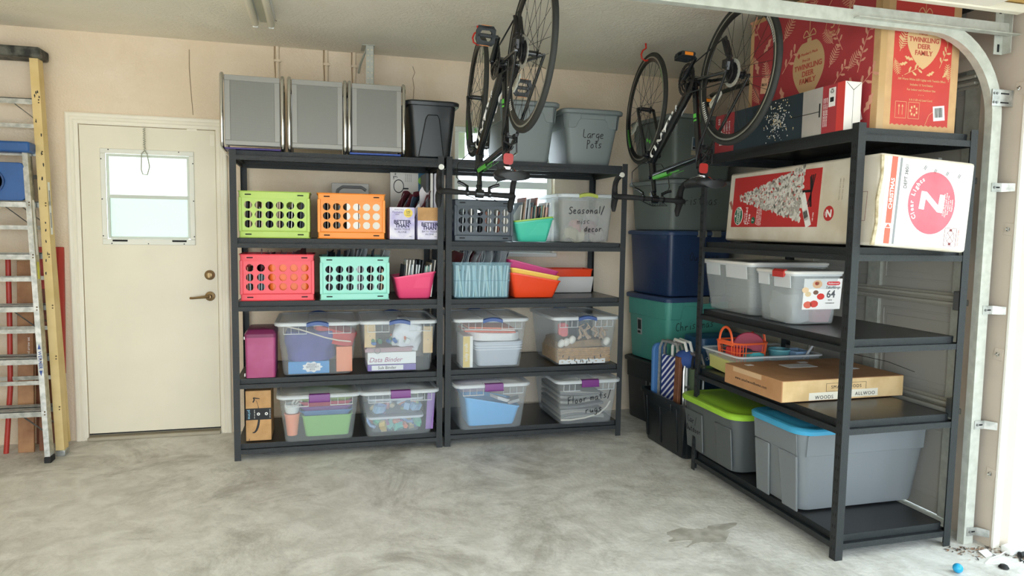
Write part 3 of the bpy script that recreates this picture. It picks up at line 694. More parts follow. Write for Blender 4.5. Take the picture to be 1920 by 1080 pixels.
row('file_folder', 'white folder standing at the right of the orange crate', 'folder', 'white folders in the orange crate', x-.03, x+.18, y+.016, z+.01, .22, .26, 3, cols=(10, 0), seed=9, wv=(.066, .067), hv=.0, jy=.001)
bags('crumpled zip bag sticking out of the coral red crate', 'zip bags in the red crate', .08, .42, .19, .21, 1.07, .175, .22, 14, [M_BAG, M_BAGR, M_BAGP], lean=.15, seed=4)
bags('crumpled dark zip bag sticking out of the aqua crate', 'zip bags in the aqua crate', .53, .88, .19, .21, 1.07, .185, .22, 16, [M_BAG, M_BAGD, M_BAGD], lean=.1, seed=6)
bags('zip bag standing askew behind the wet-wipe boxes', 'zip bags behind the wipe boxes', .93, 1.14, .16, .24, 1.44, .19, .15, 12, [M_BAGR, M_BAG, M_BAGD, M_BAGP], lean=.45, seed=9, yaw=1.2)
tag(wavy(.09, .17, 6, 8, .02, random.Random(4)).build('zip_bag', mat('crumpled_white_bag', '#ded8dc', .4, clear=.2), None, (1.10, .12, 1.46), (.2, .2, 1.0)), 'crumpled white plastic bag above the right wipe box', 'bag')

# blister pack, board-book boxes behind the wipes
bp = thing('blister_pack', 'clear blister pack lying behind the orange crate', 'package', (.69, .46, 1.56))
MB().box(-.12, .12, -.02, .02, .0, .115).build('backing_card', mat('blister_card', '#c9c6bf', .4, clear=.45), bp, bev=.004)
MB().tube([(-.09, -.025, .02), (-.08, -.025, .07), (-.05, -.025, .09), (.07, -.025, .09), (.1, -.025, .07)], .010, 8).build('molded_shell', mat('grey_item', '#77797a', .4), bp)
MB().box(-.06, .06, -.03, -.02, .01, .05).build('insert', mat('dark_insert', '#5b5a5c', .5), bp); text('8801 2', .03, Fr((.0, -.031, .03), (1, 0, 0), (0, 0, 1)), mat('red_digits', '#a03a3a'), bp)
gb = thing('game_box', 'tall white and blue box with magnifying glass picture and green dot', 'box', (1.075, .40, 1.318))
MB().box(-.13, .10, 0, .045, 0, .435).build('carton', mat('pale_box_card', '#ddd8cf', .5), gb, bev=.002)
MB().box(.055, .1005, -.001, .0455, 0, .4355).build('spine_band', mat('teal_band', '#23607c', .5), gb)
f = Fr((0, -.0012, 0), (1, 0, 0), (0, 0, 1))
MB().prism(circ(.026, 20), .001, f.sub(.080, .385)).build('green_dot', mat('green_dot', '#8cc63f', .5), gb)
MB().loft([[f.p(-.075+.035*math.cos(a)*k, .345+.045*math.sin(a)*k, .001) for a in [2*PI*j/20 for j in range(20)]] for k in (.86, 1)], (False, False)).build('magnifier_print', M_INK, gb, smooth=0)
MB().box(-.045, -.01, .325, .335, 0, .001, fr=f).build('handle_print', M_INK, gb)
text('3+', .035, f.sub(-.095, .415, PI/2), M_INK, gb); text('ages', .014, f.sub(-.11, .40, PI/2), M_INK, gb)
text('BRAILLE', .026, f.sub(.083, .31, PI/2), M_WHITE, gb, z=.002)
for k in range(4): text('discovery cards', .008, f.sub(-.03+.012*k, .40, PI/2), M_INK, gb)
for i, (xx, ww, c1, lb) in enumerate(((1.178, .016, '#e8e6e0', 'thin white book standing at the end of the crates shelf'), (1.150, .018, '#23262a', 'thin black book standing beside the teal banded box'), (1.203, .018, '#e4e4f0', 'white book with violet foot beside the post'))):
    o = thing('picture_book', lb, 'book', (xx, .12, 1.318))
    MB().box(-ww/2, ww/2, 0, .25, 0, .415).build('cover', mat('cover_%s' % c1, c1, .4), o, bev=.001)
    if i == 2: MB().box(-ww/2-.0005, ww/2+.0005, -.001, .25, 0, .12).build('foot_band', mat('violet_foot', '#3b2fa0', .4), o)

# wet-wipe boxes
M_LIL = mat('white_lilac_print', '#ece8f2', .5, hex2='#a79bd6', vscale=7)
M_NAVY = mat('navy_print', '#27244f', .6)
for k, (xx, ww) in enumerate(((.985, .153), (1.142, .125))):
    b = thing('wipes_box', ('white and lilac flushable wipes box with yellow dot, left of the pair', 'white and lilac flushable wipes box with torn kraft flap, right of the pair')[k], 'box', (xx, .04, 1.317))
    MB().box(-ww/2, ww/2, 0, .20, 0, .197).build('carton', M_LIL, b, bev=.002)
    f = Fr((0, 0, 0), (1, 0, 0), (0, 0, 1)); q = .012 if k else 0
    if k: MB().box(-ww/2, ww/2, .118, .199, 0, .0012, fr=f).build('torn_flap', M_KRAFT, b)
    text('BETTER', .031, f.sub(q, .106-q), M_NAVY, b, bold=.03); text('THAN', .031, f.sub(q, .083-q), M_NAVY, b, bold=.03)
    text('BATH TISSUE', .0165, f.sub(q, .062-q), M_NAVY, b); text('ALONE', .0165, f.sub(q, .045-q), M_NAVY, b)
    text('wipes', .008, f.sub(.05, .02), M_NAVY, b)
    if not k:
        MB().prism(circ(.027, 24), .0008, f.sub(.036, .162)).build('yellow_dot', mat('yellow_dot', '#f2d55a', .5), b)
        text('540', .017, f.sub(.036, .170, 0, .001), M_NAVY, b); text('WIPES', .008, f.sub(.036, .159, 0, .001), M_NAVY, b); text('9 PACKS', .009, f.sub(.036, .148, 0, .001), M_NAVY, b)
        text("Member's Mark", .009, f.sub(-.02, .182), M_NAVY, b); text('Flushable', .018, f.sub(-.03, .166), mat('violet_print', '#6a4fa0', .6), b, shear=.2); text('WIPES', .009, f.sub(-.03, .152), M_NAVY, b)

# ------------------------------------------------------------------ sloped book bins
def slope_mb(w, d, zf, ins, r=.025, t=.0025, rim=.005, rh=.009):
    """tapered bin whose top edge follows zf(x)"""
    mb = MB(); c = d/2
    def top(rr, off=0): return [(x, y, zf(x)+off) for x, y, z in rr]
    a = ring(w-2*ins-.012, d-2*ins-.012, r, 0, 0, c); b = ring(w-2*ins, d-2*ins, r, .012, 0, c); e = ring(w-2*rim, d-2*rim, r, 0, 0, c)
    o = ring(w, d, r, 0, 0, c); i = ring(w-2*rim-2*t, d-2*rim-2*t, r, 0, 0, c)
    mb.loft([a, b, top(e, -rh)], (True, False)); mb.loft([top(e, -rh), top(o, -rh), top(o), top(i)], (False, False))
    mb.loft([top(i), ring(w-2*ins-2*t, d-2*ins-2*t, r, .012, 0, c), ring(w-2*ins-.012, d-2*ins-.012, r, .004, 0, c)], (False, True))
    return mb
def zslope(x0, x1, h0, h1): return lambda x: h0 if x < x0 else (h1 if x > x1 else h0+(h1-h0)*(x-x0)/(x1-x0))
def slope_bin(label, loc, rot, w, d, zf, ins, m, panel=None):
    t = thing('book_bin', label, 'bin', loc, rot)
    slope_mb(w, d, zf, ins).build('body', m, t)
    f = face_fr(w, max(zf(0), .1), ins, .005)
    pl = [(-w*.32, .02), (w*.32, .02), (w*.36, zf(w*.36)*.80), (w*.30, zf(w*.30)*.86), (-w*.30, zf(-w*.30)*.86), (-w*.36, zf(-w*.36)*.80)]
    MB().prism(pl, .0012, f).build('raised_panel', m, t)
    return t
M_PINK = mat('hot_pink_plastic', '#f2507f', .38); M_TEAL = mat('teal_plastic', '#4fcdb0', .35); M_LIMEB = mat('lime_plastic', '#a9cf55', .4)
M_RED = mat('orange_red_plastic', '#f04a22', .35); M_YEL = mat('pale_yellow_plastic', '#f2c95c', .4); M_MAG = mat('magenta_plastic', '#c03a79', .4); M_SKY = mat('sky_blue_plastic', '#6fb9ec', .4)
slope_bin('hot pink book bin at the right end of the middle shelf', (1.068, .05, .947), 0, .265, .28, zslope(-.12, .10, .135, .17), .03, M_PINK)
row('picture_book', 'thin picture book standing in the hot pink bin', 'book', 'books in the hot pink bin', .985, 1.175, .085, .955, .235, .2, 24, lean=.10, seed=11, hv=.035, wv=(.004, .008))
slope_bin('teal book bin beside the dark crate', (1.835, .03, 1.310), 0, .27, .28, zslope(-.12, .11, .125, .155), .035, M_TEAL)
slope_bin('lime bin nested inside the teal book bin', (1.835, .036, 1.318), 0, .266, .268, zslope(-.12, .11, .128, .158), .035, M_LIMEB)
row('picture_book', 'thin picture book standing in the nested teal and lime bins', 'book', 'books in the teal bin', 1.735, 1.935, .07, 1.325, .275, .2, 26, lean=.09, seed=12, hv=.035, wv=(.004, .008))
slope_bin('orange-red book bin, outermost of three nested on the middle unit', (1.853, .03, .945), 0, .345, .29, zslope(-.06, .16, .165, .110), .035, M_RED)
slope_bin('pale yellow book bin, middle of three nested bins', (1.853, .038, .962), 0, .338, .28, zslope(-.06, .16, .180, .123), .035, M_YEL)
slope_bin('magenta book bin, innermost of three nested bins', (1.843, .045, 1.005), 0, .345, .28, zslope(-.07, .17, .190, .110), .035, M_MAG)
wt = thing('storage_bin', 'plain white bin holding the orange one, right of nested book bins', 'bin', (2.235, .37, .945))
tub(.33, .21, .115, .012, .012, .003, (.005, .006)).build('body', mat('grey_white_plastic', '#d6d3d0', .45), wt)
wo = thing('storage_bin', 'flat orange bin set inside the white bin', 'bin', (2.230, .375, 1.02))
tub(.318, .198, .095, .010, .012, .003, (.005, .006)).build('body', M_RED, wo)

# blue translucent bin with hanging folders
M_BLUET = mat('translucent_blue_plastic', '#a3d2e0', .25, clear=.74)
bt = thing('file_bin', 'translucent blue bin packed with pale folders on the middle unit', 'bin', (1.495, .03, .945))
tub(.405, .33, .232, .012, .02, .003, (.010, .012)).build('body', M_BLUET, bt)
MB().box(-.185, .185, .018, .0205, .112, .116).build('seam', M_BLUET, bt)
M_BPAP = [mat('pale_folder_%d' % i, c, .6) for i, c in enumerate(('#e8efec', '#cfe3e6', '#dfe7d6', '#bcd3da'))]
rnd = random.Random(21); fold = []
for k in range(5):
    mb = MB(); amp = rnd.uniform(.004, .012)
    mb.loft([[(amp*math.sin(z*14+k)-.004-.003*math.sin(z*9), y, z) for y in (0, .24)] + [(amp*math.sin(z*14+k)+.004, y, z) for y in (.24, 0)] for z in [0, .04, .08, .12, .16, .2]])
    fold.append(mb.mesh('hanging_folder', M_BPAP[k % 4], 60))
for i in range(20):
    o = link('hanging_folder', fold[i % 5], None, (1.325+.0178*i, .055+rnd.uniform(0, .01), .955), (0, rnd.uniform(-.05, .05), 0)); tag(o, 'pale curved folder hanging in the translucent blue bin', 'folder', 'folders in the blue bin')
bags('crumpled zip bag bulging over the translucent blue bin', 'zip bags in the blue bin', 1.34, 1.67, .19, .21, 1.11, .155, .2, 22, [M_BAG, M_BAGD, M_BAG, M_BAGR], lean=.2, seed=15)

# magenta case, cardboard parcel
mc = thing('file_case', 'magenta lidded file case standing at the left post', 'case', (.150, .02, .487))
MB().loft([ring(.165, .25, .014, 0, 0, .14), ring(.172, .262, .016, .25, 0, .14)]).build('body', mat('magenta_case_plastic', '#a84474', .4, hex2='#b35583', vscale=6), mc)
MB().loft([ring(.176, .268, .018, .242, 0, .14), ring(.178, .27, .018, .262, 0, .14), ring(.150, .25, .016, .285, 0, .15), ring(.12, .23, .014, .288, 0, .15)]).build('lid', mat('dark_magenta_plastic', '#7c2f58', .35), mc)
for z in (.02, .24): MB().box(-.091, -.085, .01, .03, z-.008, z+.008).build('catch', M_WHITEPL, mc)
az = thing('parcel', 'cardboard parcel with curved arrow print and black tape band', 'box', (.132, .06, .099))
MB().box(-.072, .072, 0, .24, 0, .305).build('carton', M_KRAFT, az, bev=.002)
f = Fr((0, 0, 0), (1, 0, 0), (0, 0, 1))
MB().box(-.0722, .0722, .128, .198, 0, .0012, fr=f).box(-.0735, -.072, -.0, .24, .128, .198).build('tape_band', M_INK, az)
def ribbon(mb, pts, ws, fr, t=.0006, t0=.0):
    L = []; R_ = []
    for i, p in enumerate(pts):
        a = V((*pts[max(i-1, 0)], 0)); b = V((*pts[min(i+1, len(pts)-1)], 0)); dd = (b-a).normalized(); nn = V((-dd.y, dd.x))*ws[i]/2
        L.append((p[0]+nn.x, p[1]+nn.y)); R_.append((p[0]-nn.x, p[1]-nn.y))
    for i in range(len(pts)-1): mb.prism([R_[i], R_[i+1], L[i+1], L[i]], t, fr, t0=t0)
    return mb
sm = MB(); arc = [(.0-.030+.034*math.sin(a), .155-.105*math.cos(a)) for a in [(-.15+2.75*k/12) for k in range(13)]]
ribbon(sm, arc, [.002+.011*math.sin(PI*min(1, .08+k/11)) for k in range(13)], f)
ribbon(sm, [(-.030, .235), (-.022, .252), (-.030, .262)], [.008, .008, .004], f); ribbon(sm, [(-.028, .262), (.008, .256)], [.008, .004], f)
sm.build('arrow_print', M_INK, az, smooth=0)
text('prime', .024, f.sub(-.052, .163, -PI/2, .0012), mat('pale_blue_print', '#8fc4dc', .5), az); 
for x in (.0, .045):
    MB().prism(circ(.009, 16), .0006, f.sub(x, .163, 0, .0012)).build('round_icon', M_WHITE, az); MB().prism(circ(.004, 8), .0006, f.sub(x, .163, 0, .0019)).build('round_icon', M_INK, az)
for k in (-.022, .066): text('handle with care', .008, f.sub(k, .163, -PI/2, .0012), M_WHITE, az)
MB().box(-.055, -.052, 0, .014, 0, .0008, fr=f).build('ink_mark', M_INK, az)

# ---- contents of the clear totes
def item(name, label, cat, mb, m, loc=(0, 0, 0), rot=0, bev=0, smooth=35, group=None):
    return tag(mb.build(name, m, None, loc, rot if rot else None, smooth, bev), label, cat, group)
def cloth(w, d, h, n=14, seed=0, amp=.01):
    r = random.Random(seed); ph = [r.uniform(0, 6) for _ in range(8)]; mb = MB(); rings = []
    for j in range(9):
        z = h*j/8; rg = []
        for x, y in rrect(w, d, min(w, d)*.3, 6):
            a = math.atan2(y, x); s = 1+amp/.1*(.5*math.sin(3*a+ph[0]+z*20)+.35*math.sin(7*a+ph[1]-z*34)+.2*math.sin(11*a+z*60+ph[2]))
            rg.append((x*s, y*s, z+amp*math.sin(2*a+ph[3])*.6))
        rings.append(rg)
    top = [(x*.6, y*.6, h+amp) for x, y, z in rings[-1]]; return mb.loft(rings+[top])
M_PURC = mat('purple_cloth', '#5a5c9e', .9, hex2='#4f5190', vscale=10)
item('folded_cloth', 'folded purple cloth in the tote beside the magenta case', 'cloth', cloth(.285, .30, .175, seed=1), M_PURC, (.435, .22, .575))
bx = thing('craft_box', 'light blue box with white cloud label under purple cloth', 'box', (.425, .065, .495)); MB().box(-.12, .12, 0, .30, 0, .075).build('carton', mat('bright_blue_card', '#3f93d0', .5), bx, bev=.002)
f = Fr((.02, 0, .04), (1, 0, 0), (0, 0, 1)); MB().prism([((.055+.006*math.cos(9*a))*math.cos(a), (.030+.004*math.cos(9*a))*math.sin(a)) for a in [2*PI*k/36 for k in range(36)]], .0008, f).build('cloud_label', M_WHITE, bx)
text('FIDGET', .017, f.sub(0, .014, 0, .001), M_NAVY, bx); text('SENSORY', .018, f.sub(0, 0, 0, .001), M_NAVY, bx); text('BOX', .015, f.sub(0, -.015, 0, .001), M_NAVY, bx)
item('card_sheet', 'salmon orange card upright at right end of cloth tote', 'card', MB().box(-.048, .048, 0, .22, 0, .155), mat('salmon_card', '#f2956b', .6), (.635, .08, .497), bev=.002)
item('fabric_bundle', 'red fabric bundle on top inside the cloth tote', 'cloth', cloth(.25, .30, .085, seed=4), mat('brick_red_cloth', '#cf4a49', .9), (.565, .24, .675), (0, math.radians(13), 0))
item('cord', 'cream cord running slantwise over the red bundle', 'cord', MB().tube([(.30, .07, .785), (.38, .066, .765), (.52, .063, .715), (.60, .063, .695), (.675, .066, .685)], .0045, 6), mat('cream_cord', '#e8dccb', .8))
for k, (z, h, lab, c, s) in enumerate(((.495, .040, 'purple binder lettered Sub Binder, lower of two', '#7d6ab0', 'Sub Binder'), (.537, .075, 'white binder lettered Data Binder, upper of two', '#ececea', 'Data Binder'))):
    b = thing('ring_binder', lab, 'binder', (.925, .060, z)); MB().box(-.150, .150, 0, .27, 0, h).build('cover', mat('binder_%d' % k, c, .45), b, bev=.003)
    f = Fr((0, 0, h/2), (1, 0, 0), (0, 0, 1))
    if k == 0: MB().box(-.125, .07, -.015, .015, 0, .0008, fr=f).build('spine_label', M_WHITE, b); text(s, .026, f.sub(-.03, 0, 0, .001), M_INK, b)
    else:
        text(s, .042, f.sub(-.04, -.010), mat('rose_ink', '#a9577a', .6), b, shear=.3); MB().box(-.151, .151, -.003, .001, -.034, -.022, fr=f).build('spine_seam', M_STEEL, b)
item('paper_stack', 'stack of papers on the two binders', 'papers', MB().box(-.15, .14, 0, .25, 0, .02).box(-.14, .15, .005, .25, .02, .026), mat('mauve_paper', '#b79aa0', .7), (.91, .062, .614))
for x, z, h, w_ in ((.790, .645, .145, .068), (1.150, .60, .17, .060)):
    o = thing('wood_block', 'pale pine board upright at the %s end of the binder tote' % ('left' if x < 1 else 'right'), 'board', (x, .058, z)); MB().box(-w_/2, w_/2, 0, .02, 0, h).build('board', mat('pale_pine', '#e0c193', .7, var=.12, vscale=20), o, bev=.002)
    MB().lathe([(.003, 0), (.003, .001)], 8, (0, 0, h*.5), (0, -1, 0)).build('nail', M_STEEL, o)
item('plastic_bag', 'white crumpled plastic bag in the binder tote', 'bag', cloth(.17, .22, .16, seed=7, amp=.02), mat('white_crinkle', '#e6e7ea', .5), (1.01, .20, .635), (0, .2, 0))
def bits(label, cat, group, n, x0, x1, y0, y1, z0, z1, cols, r=(.010, .02), seed=0, name='toy'):
    rd = random.Random(seed); ms = []
    for k, c in enumerate(cols):
        a = MB().ball((0, 0, 0), rd.uniform(*r), 8, (1.3, .8, .8)) if k % 3 == 0 else (MB().tube([(0, 0, 0), (.02, .005, .01), (.035, 0, .025), (.03, 0, .045)], .007, 6) if k % 3 == 1 else MB().box(-.022, .022, -.012, .012, -.015, .015))
        ms.append(a.mesh(name, mat('bit_'+c, c, .45), 40))
    for i in range(n):
        o = link(name, ms[i % len(ms)], None, (rd.uniform(x0, x1), rd.uniform(y0, y1), rd.uniform(z0, z1)), (rd.uniform(-1, 1), rd.uniform(-1, 1), rd.uniform(0, 3))); tag(o, label, cat, group); o.scale = (1.45,)*3 if name == 'toy' else (1, 1, 1)
bits('small green and orange craft piece above the binders', 'craft piece', 'craft pieces above the binders', 14, .80, 1.03, .065, .12, .655, .69, ['#5f8a6e', '#e2784c', '#dfe3e0', '#3f6fae', '#86a98f'], seed=2, name='craft_piece')
item('binder_ring', 'metal binder ring leaning on the upper white binder', 'ring', MB().tube([(.018*math.cos(a), 0, .018*math.sin(a)) for a in [2*PI*k/20 for k in range(20)]], .0018, 6, closed=True), M_STEEL, (.835, .052, .625))
# coloured trays, cups
trays = (('#93c977', .0, .135, 'light green tray at the bottom of the coloured stack'), ('#5f8fc4', .125, .04, 'blue tray second from the bottom of the stack'), ('#8f5aa8', .155, .035, 'purple tray in the middle of the stack'), ('#d9506a', .18, .04, 'pink red tray near the top of the stack'), ('#a6c25e', .21, .03, 'yellow green tray on top of the stack'))
for c, z, h, lab in trays:
    o = thing('craft_tray', lab, 'tray', (.530+(.0 if z == 0 else -.005), .02, .108+z)); tub(.305 if z == 0 else .315, .36, h, .018, .02, .003, (.006, .006)).build('body', mat('tray_'+c, c, .35, clear=.15), o)
cp = thing('plastic_cup', 'salmon orange plastic cup at left in coloured tray tote', 'cup', (.325, .055, .125)); MB().lathe([(.030, 0), (.044, .125), (.047, .126), (.047, .134), (.043, .134), (.029, .004)], 24).build('body', mat('salmon_plastic', '#f49a78', .4), cp)
cp = thing('plastic_cup', 'white bowl with beads above the salmon cup', 'cup', (.325, .055, .262)); MB().lathe([(.036, 0), (.045, .03), (.046, .055), (.043, .055), (.034, .004)], 24).build('body', M_WHITEPL, cp)
bits('white bead in the bowl above the salmon cup', 'bead', 'beads in the white bowl', 8, .30, .35, .02, .06, .285, .31, ['#f0efe8', '#e8e4da'], (.006, .008), 5, 'bead')
TOYC = ['#d98f7c', '#6e93c9', '#e6c98a', '#72b79a', '#c987b0', '#8fd0c4', '#d9605f', '#9fb8e0', '#3f76b5']
for z, lab, nm in ((.11, 'small clear toy box, lower of two inside purple latch tote', 'lower'), (.225, 'small clear toy box, upper of two inside purple latch tote', 'upper')):
    o = thing('toy_box', lab, 'box', (.945, .005, z)); tub(.345, .42, .10, .015, .02, .002, (.010, .010), mr=1).build('body', [M_CLEAR, M_CLEARRIM], o)
    MB().loft([ring(.35, .425, .03, .096, 0, .21), ring(.35, .425, .03, .106, 0, .21), ring(.32, .40, .03, .107, 0, .21)], (False, True)).build('lid', mat('milky_small_lid', '#e6e8ee', .3, clear=.3), o)
    bits('pastel plastic toy in the %s small box' % nm, 'toy', 'toys in the %s small box' % nm, 20, .80, 1.09, .035, .10, z+.03, z+.07, TOYC if nm == 'lower' else ['#dcc7a0', '#cfd8de', '#a7c3dd', '#d98f7c', '#c7d39a', '#8fa0d0', '#e29a9a'], (.014, .024), 8 if nm == 'lower' else 18)
item('purple_sheet', 'lilac sheet upright at the right of the toy boxes', 'sheet', MB().box(-.025, .025, 0, .003, 0, .23), mat('lilac_sheet', '#a97fc4', .5, clear=.2), (1.155, .02, .12), (0, .06, .2))
# tote E
o = thing('card_box', 'narrow yellow and white box at left in the grey tray tote', 'box', (1.408, .052, .497)); MB().box(-.032, .032, 0, .22, 0, .205).build('carton', M_WHITE, o, bev=.001)
MB().box(-.0325, .012, -.0012, .0, .002, .203).build('yellow_band', mat('mustard_yellow', '#e3c468', .6), o); text('tulip craft', .030, Fr((-.012, -.001, .10), (0, 0, 1), (-1, 0, 0)), M_WHITE, o)
o = thing('deep_tray', 'pale grey plastic tray inside the clear tote with orange papers', 'tray', (1.615, .045, .497)); tub(.325, .36, .165, .020, .03, .003, (.006, .018)).build('body', mat('pale_grey_plastic', '#c7ccd4', .4, clear=.1), o)
for k in range(3): MB().loft([ring(.318+.003*k, .355, .03, .11+.017*k, 0, .18), ring(.320+.003*k, .357, .03, .117+.017*k, 0, .18)]).build('ridge', mat('white_grey_plastic', '#dfe2e6', .4), o)
item('paper_bundle', 'white folded sheets above the grey tray', 'papers', cloth(.33, .3, .05, seed=12, amp=.006), mat('soft_white_paper', '#ecebe8', .6), (1.60, .22, .665))
o = thing('paper_bundle', 'orange edged papers lying on top in the grey tray tote', 'papers', (1.555, .05, .722), (0, .04, 0))
for k in range(3): MB().box(-.17+.01*k, .17-.006*k, 0, .25, .012*k, .012*k+.009).build('sheet', mat('orange_paper_%d' % k, ('#e8694a', '#f1ddd2', '#ef8260')[k], .6), o, bev=.002)
# tote F: wicker, eggs, twigs
o = thing('wicker_tray', 'woven wicker tray under the eggs and twigs', 'tray', (2.205, .055, .500)); wk = mat('wicker_straw', '#c79a5f', .7, var=.3, vscale=50)
for k in range(7): MB().tube([(x, .004*math.sin(x*130+k*PI), .012+.014*k) for x in [-.185+.01*i for i in range(38)]], .0075, 6).build('wicker_strand', wk, o)
MB().box(-.185, .185, .012, .35, 0, .09).build('tray_base', wk, o, bev=.005)
o = thing('price_label_strip', 'white zigzag printed strip at the foot of the wicker tote', 'label strip', (2.19, .046, .497)); MB().box(-.165, .165, 0, .002, 0, .03).build('strip', M_WHITE, o)
for k in range(14): MB().box(-.15+.022*k, -.143+.022*k, -.001, .0, .004, .026).build('zigzag', M_INK, o, rot=(0, .25*(-1)**k, 0))
for i, (x, z) in enumerate(((2.05, .632), (2.085, .640), (2.125, .655), (2.375, .640))):
    item('craft_egg', 'white craft egg on the wicker tray', 'egg', MB().ball((0, 0, 0), .028, 14, (.85, .85, 1.1)), mat('egg_white', '#efe9dd', .5), (x, .075, z), (0, .5, 0), group='white craft eggs')
item('dried_moss', 'brown dried moss pad under the eggs', 'moss', cloth(.36, .32, .045, seed=31, amp=.012), mat('brown_moss', '#a2835d', .9, var=.3, vscale=30), (2.20, .24, .598))
for k in range(11):
    rd = random.Random(40+k); x = 2.17+.02*k
    item('twig', 'pale curled twig above the wicker tray', 'twig', MB().tube([(0, 0, 0), (rd.uniform(-.03, .03), 0, .03), (rd.uniform(-.04, .04), .01, .06), (rd.uniform(-.03, .05), 0, .085)], [.008, .009, .007, .004], 6), mat('pale_driftwood', '#c9a98a', .8, var=.2, vscale=20), (x, .08+.01*(k % 3), .655+.008*(k % 4)), (rd.uniform(-.5, .5), rd.uniform(-.7, .7), 0), group='curled twigs in the wicker tote')
item('fabric_flower', 'coral red fabric flower at left in the wicker tote', 'flower', cloth(.06, .06, .06, seed=50, amp=.02), mat('coral_fabric', '#d8686a', .8), (2.06, .09, .69))
item('dark_cloth', 'dark slate cloth hanging behind the twigs', 'cloth', cloth(.10, .2, .14, seed=51), mat('slate_cloth', '#4b545b', .9), (2.24, .25, .645))
# tote G
slope_bin('sky blue book bin inside the clear tote with purple latch', (1.565, .005, .115), 0, .37, .30, zslope(-.05, .17, .195, .125), .03, M_SKY)
item('folded_cloth', 'pale mauve cloth behind the sky blue bin', 'cloth', cloth(.32, .20, .075, seed=60), mat('mauve_cloth', '#cbb9c6', .9), (1.54, .37, .285))
item('paper_stack', 'white cards leaning at the right of the sky blue bin', 'papers', MB().box(-.06, .06, 0, .1, 0, .01).box(-.06, .05, .01, .11, .01, .02), M_WHITE, (1.66, .06, .26), (0, .35, .3), bev=.001)
item('paper_stack', 'mixed cards above the sky blue bin at right', 'papers', MB().box(-.04, .04, 0, .1, 0, .02), mat('greyish_card', '#b9b7b2', .7), (1.72, .05, .25), (0, -.3, -.2), bev=.001)
# tote H: rolled rugs
rd = random.Random(70)
for k in range(9):
    z = .125+.021*k; sag = .035*math.sin(k*.8)
    item('rug', 'grey rug fold in the Floor mats/rugs tote', 'rug', MB().loft([[(x, y, z+.012*math.cos((x-2.19)*9+k)-sag*((x-2.19)/.2)**2+dz) for y in (.015+.003*k, .45)] + [(x, y, z+.012*math.cos((x-2.19)*9+k)-sag*((x-2.19)/.2)**2+.016+dz) for y in (.45, .015+.003*k)] for x, dz in [(2.035+.022*i, 0) for i in range(15)]]),
         mat('rug_%d' % (k % 3), ('#8d8c86', '#6d6c6a', '#9a968c')[k % 3], .95), (0, 0, 0), group='folded rugs')
item('rug_tassel', 'cream tasselled rug edge at the bottom of the rug tote', 'rug', MB().tube([(2.03, .0, .13), (2.10, .0, .128), (2.2, .0, .137), (2.30, .0, .16), (2.36, .01, .20), (2.385, .01, .24)], .006, 6), mat('cream_wool', '#ddd6c6', .95))
# seasonal tote contents
for k, (x, z, c, s_) in enumerate(((2.12, 1.36, '#b8b08a', .05), (2.18, 1.345, '#d8cfae', .045), (2.25, 1.40, '#a98d92', .05), (2.31, 1.35, '#c4b7b0', .05), (2.15, 1.42, '#c1857f', .04), (2.27, 1.46, '#a5a09c', .05))):
    item('seasonal_ornament', 'muted seasonal ornament behind the Seasonal lettering', 'ornament', cloth(s_*1.8, s_*1.6, s_*1.3, seed=80+k, amp=.02), mat('orn_'+c, c, .7), (x, .14+.02*(k % 2), z-.03), group='ornaments in the Seasonal tote')

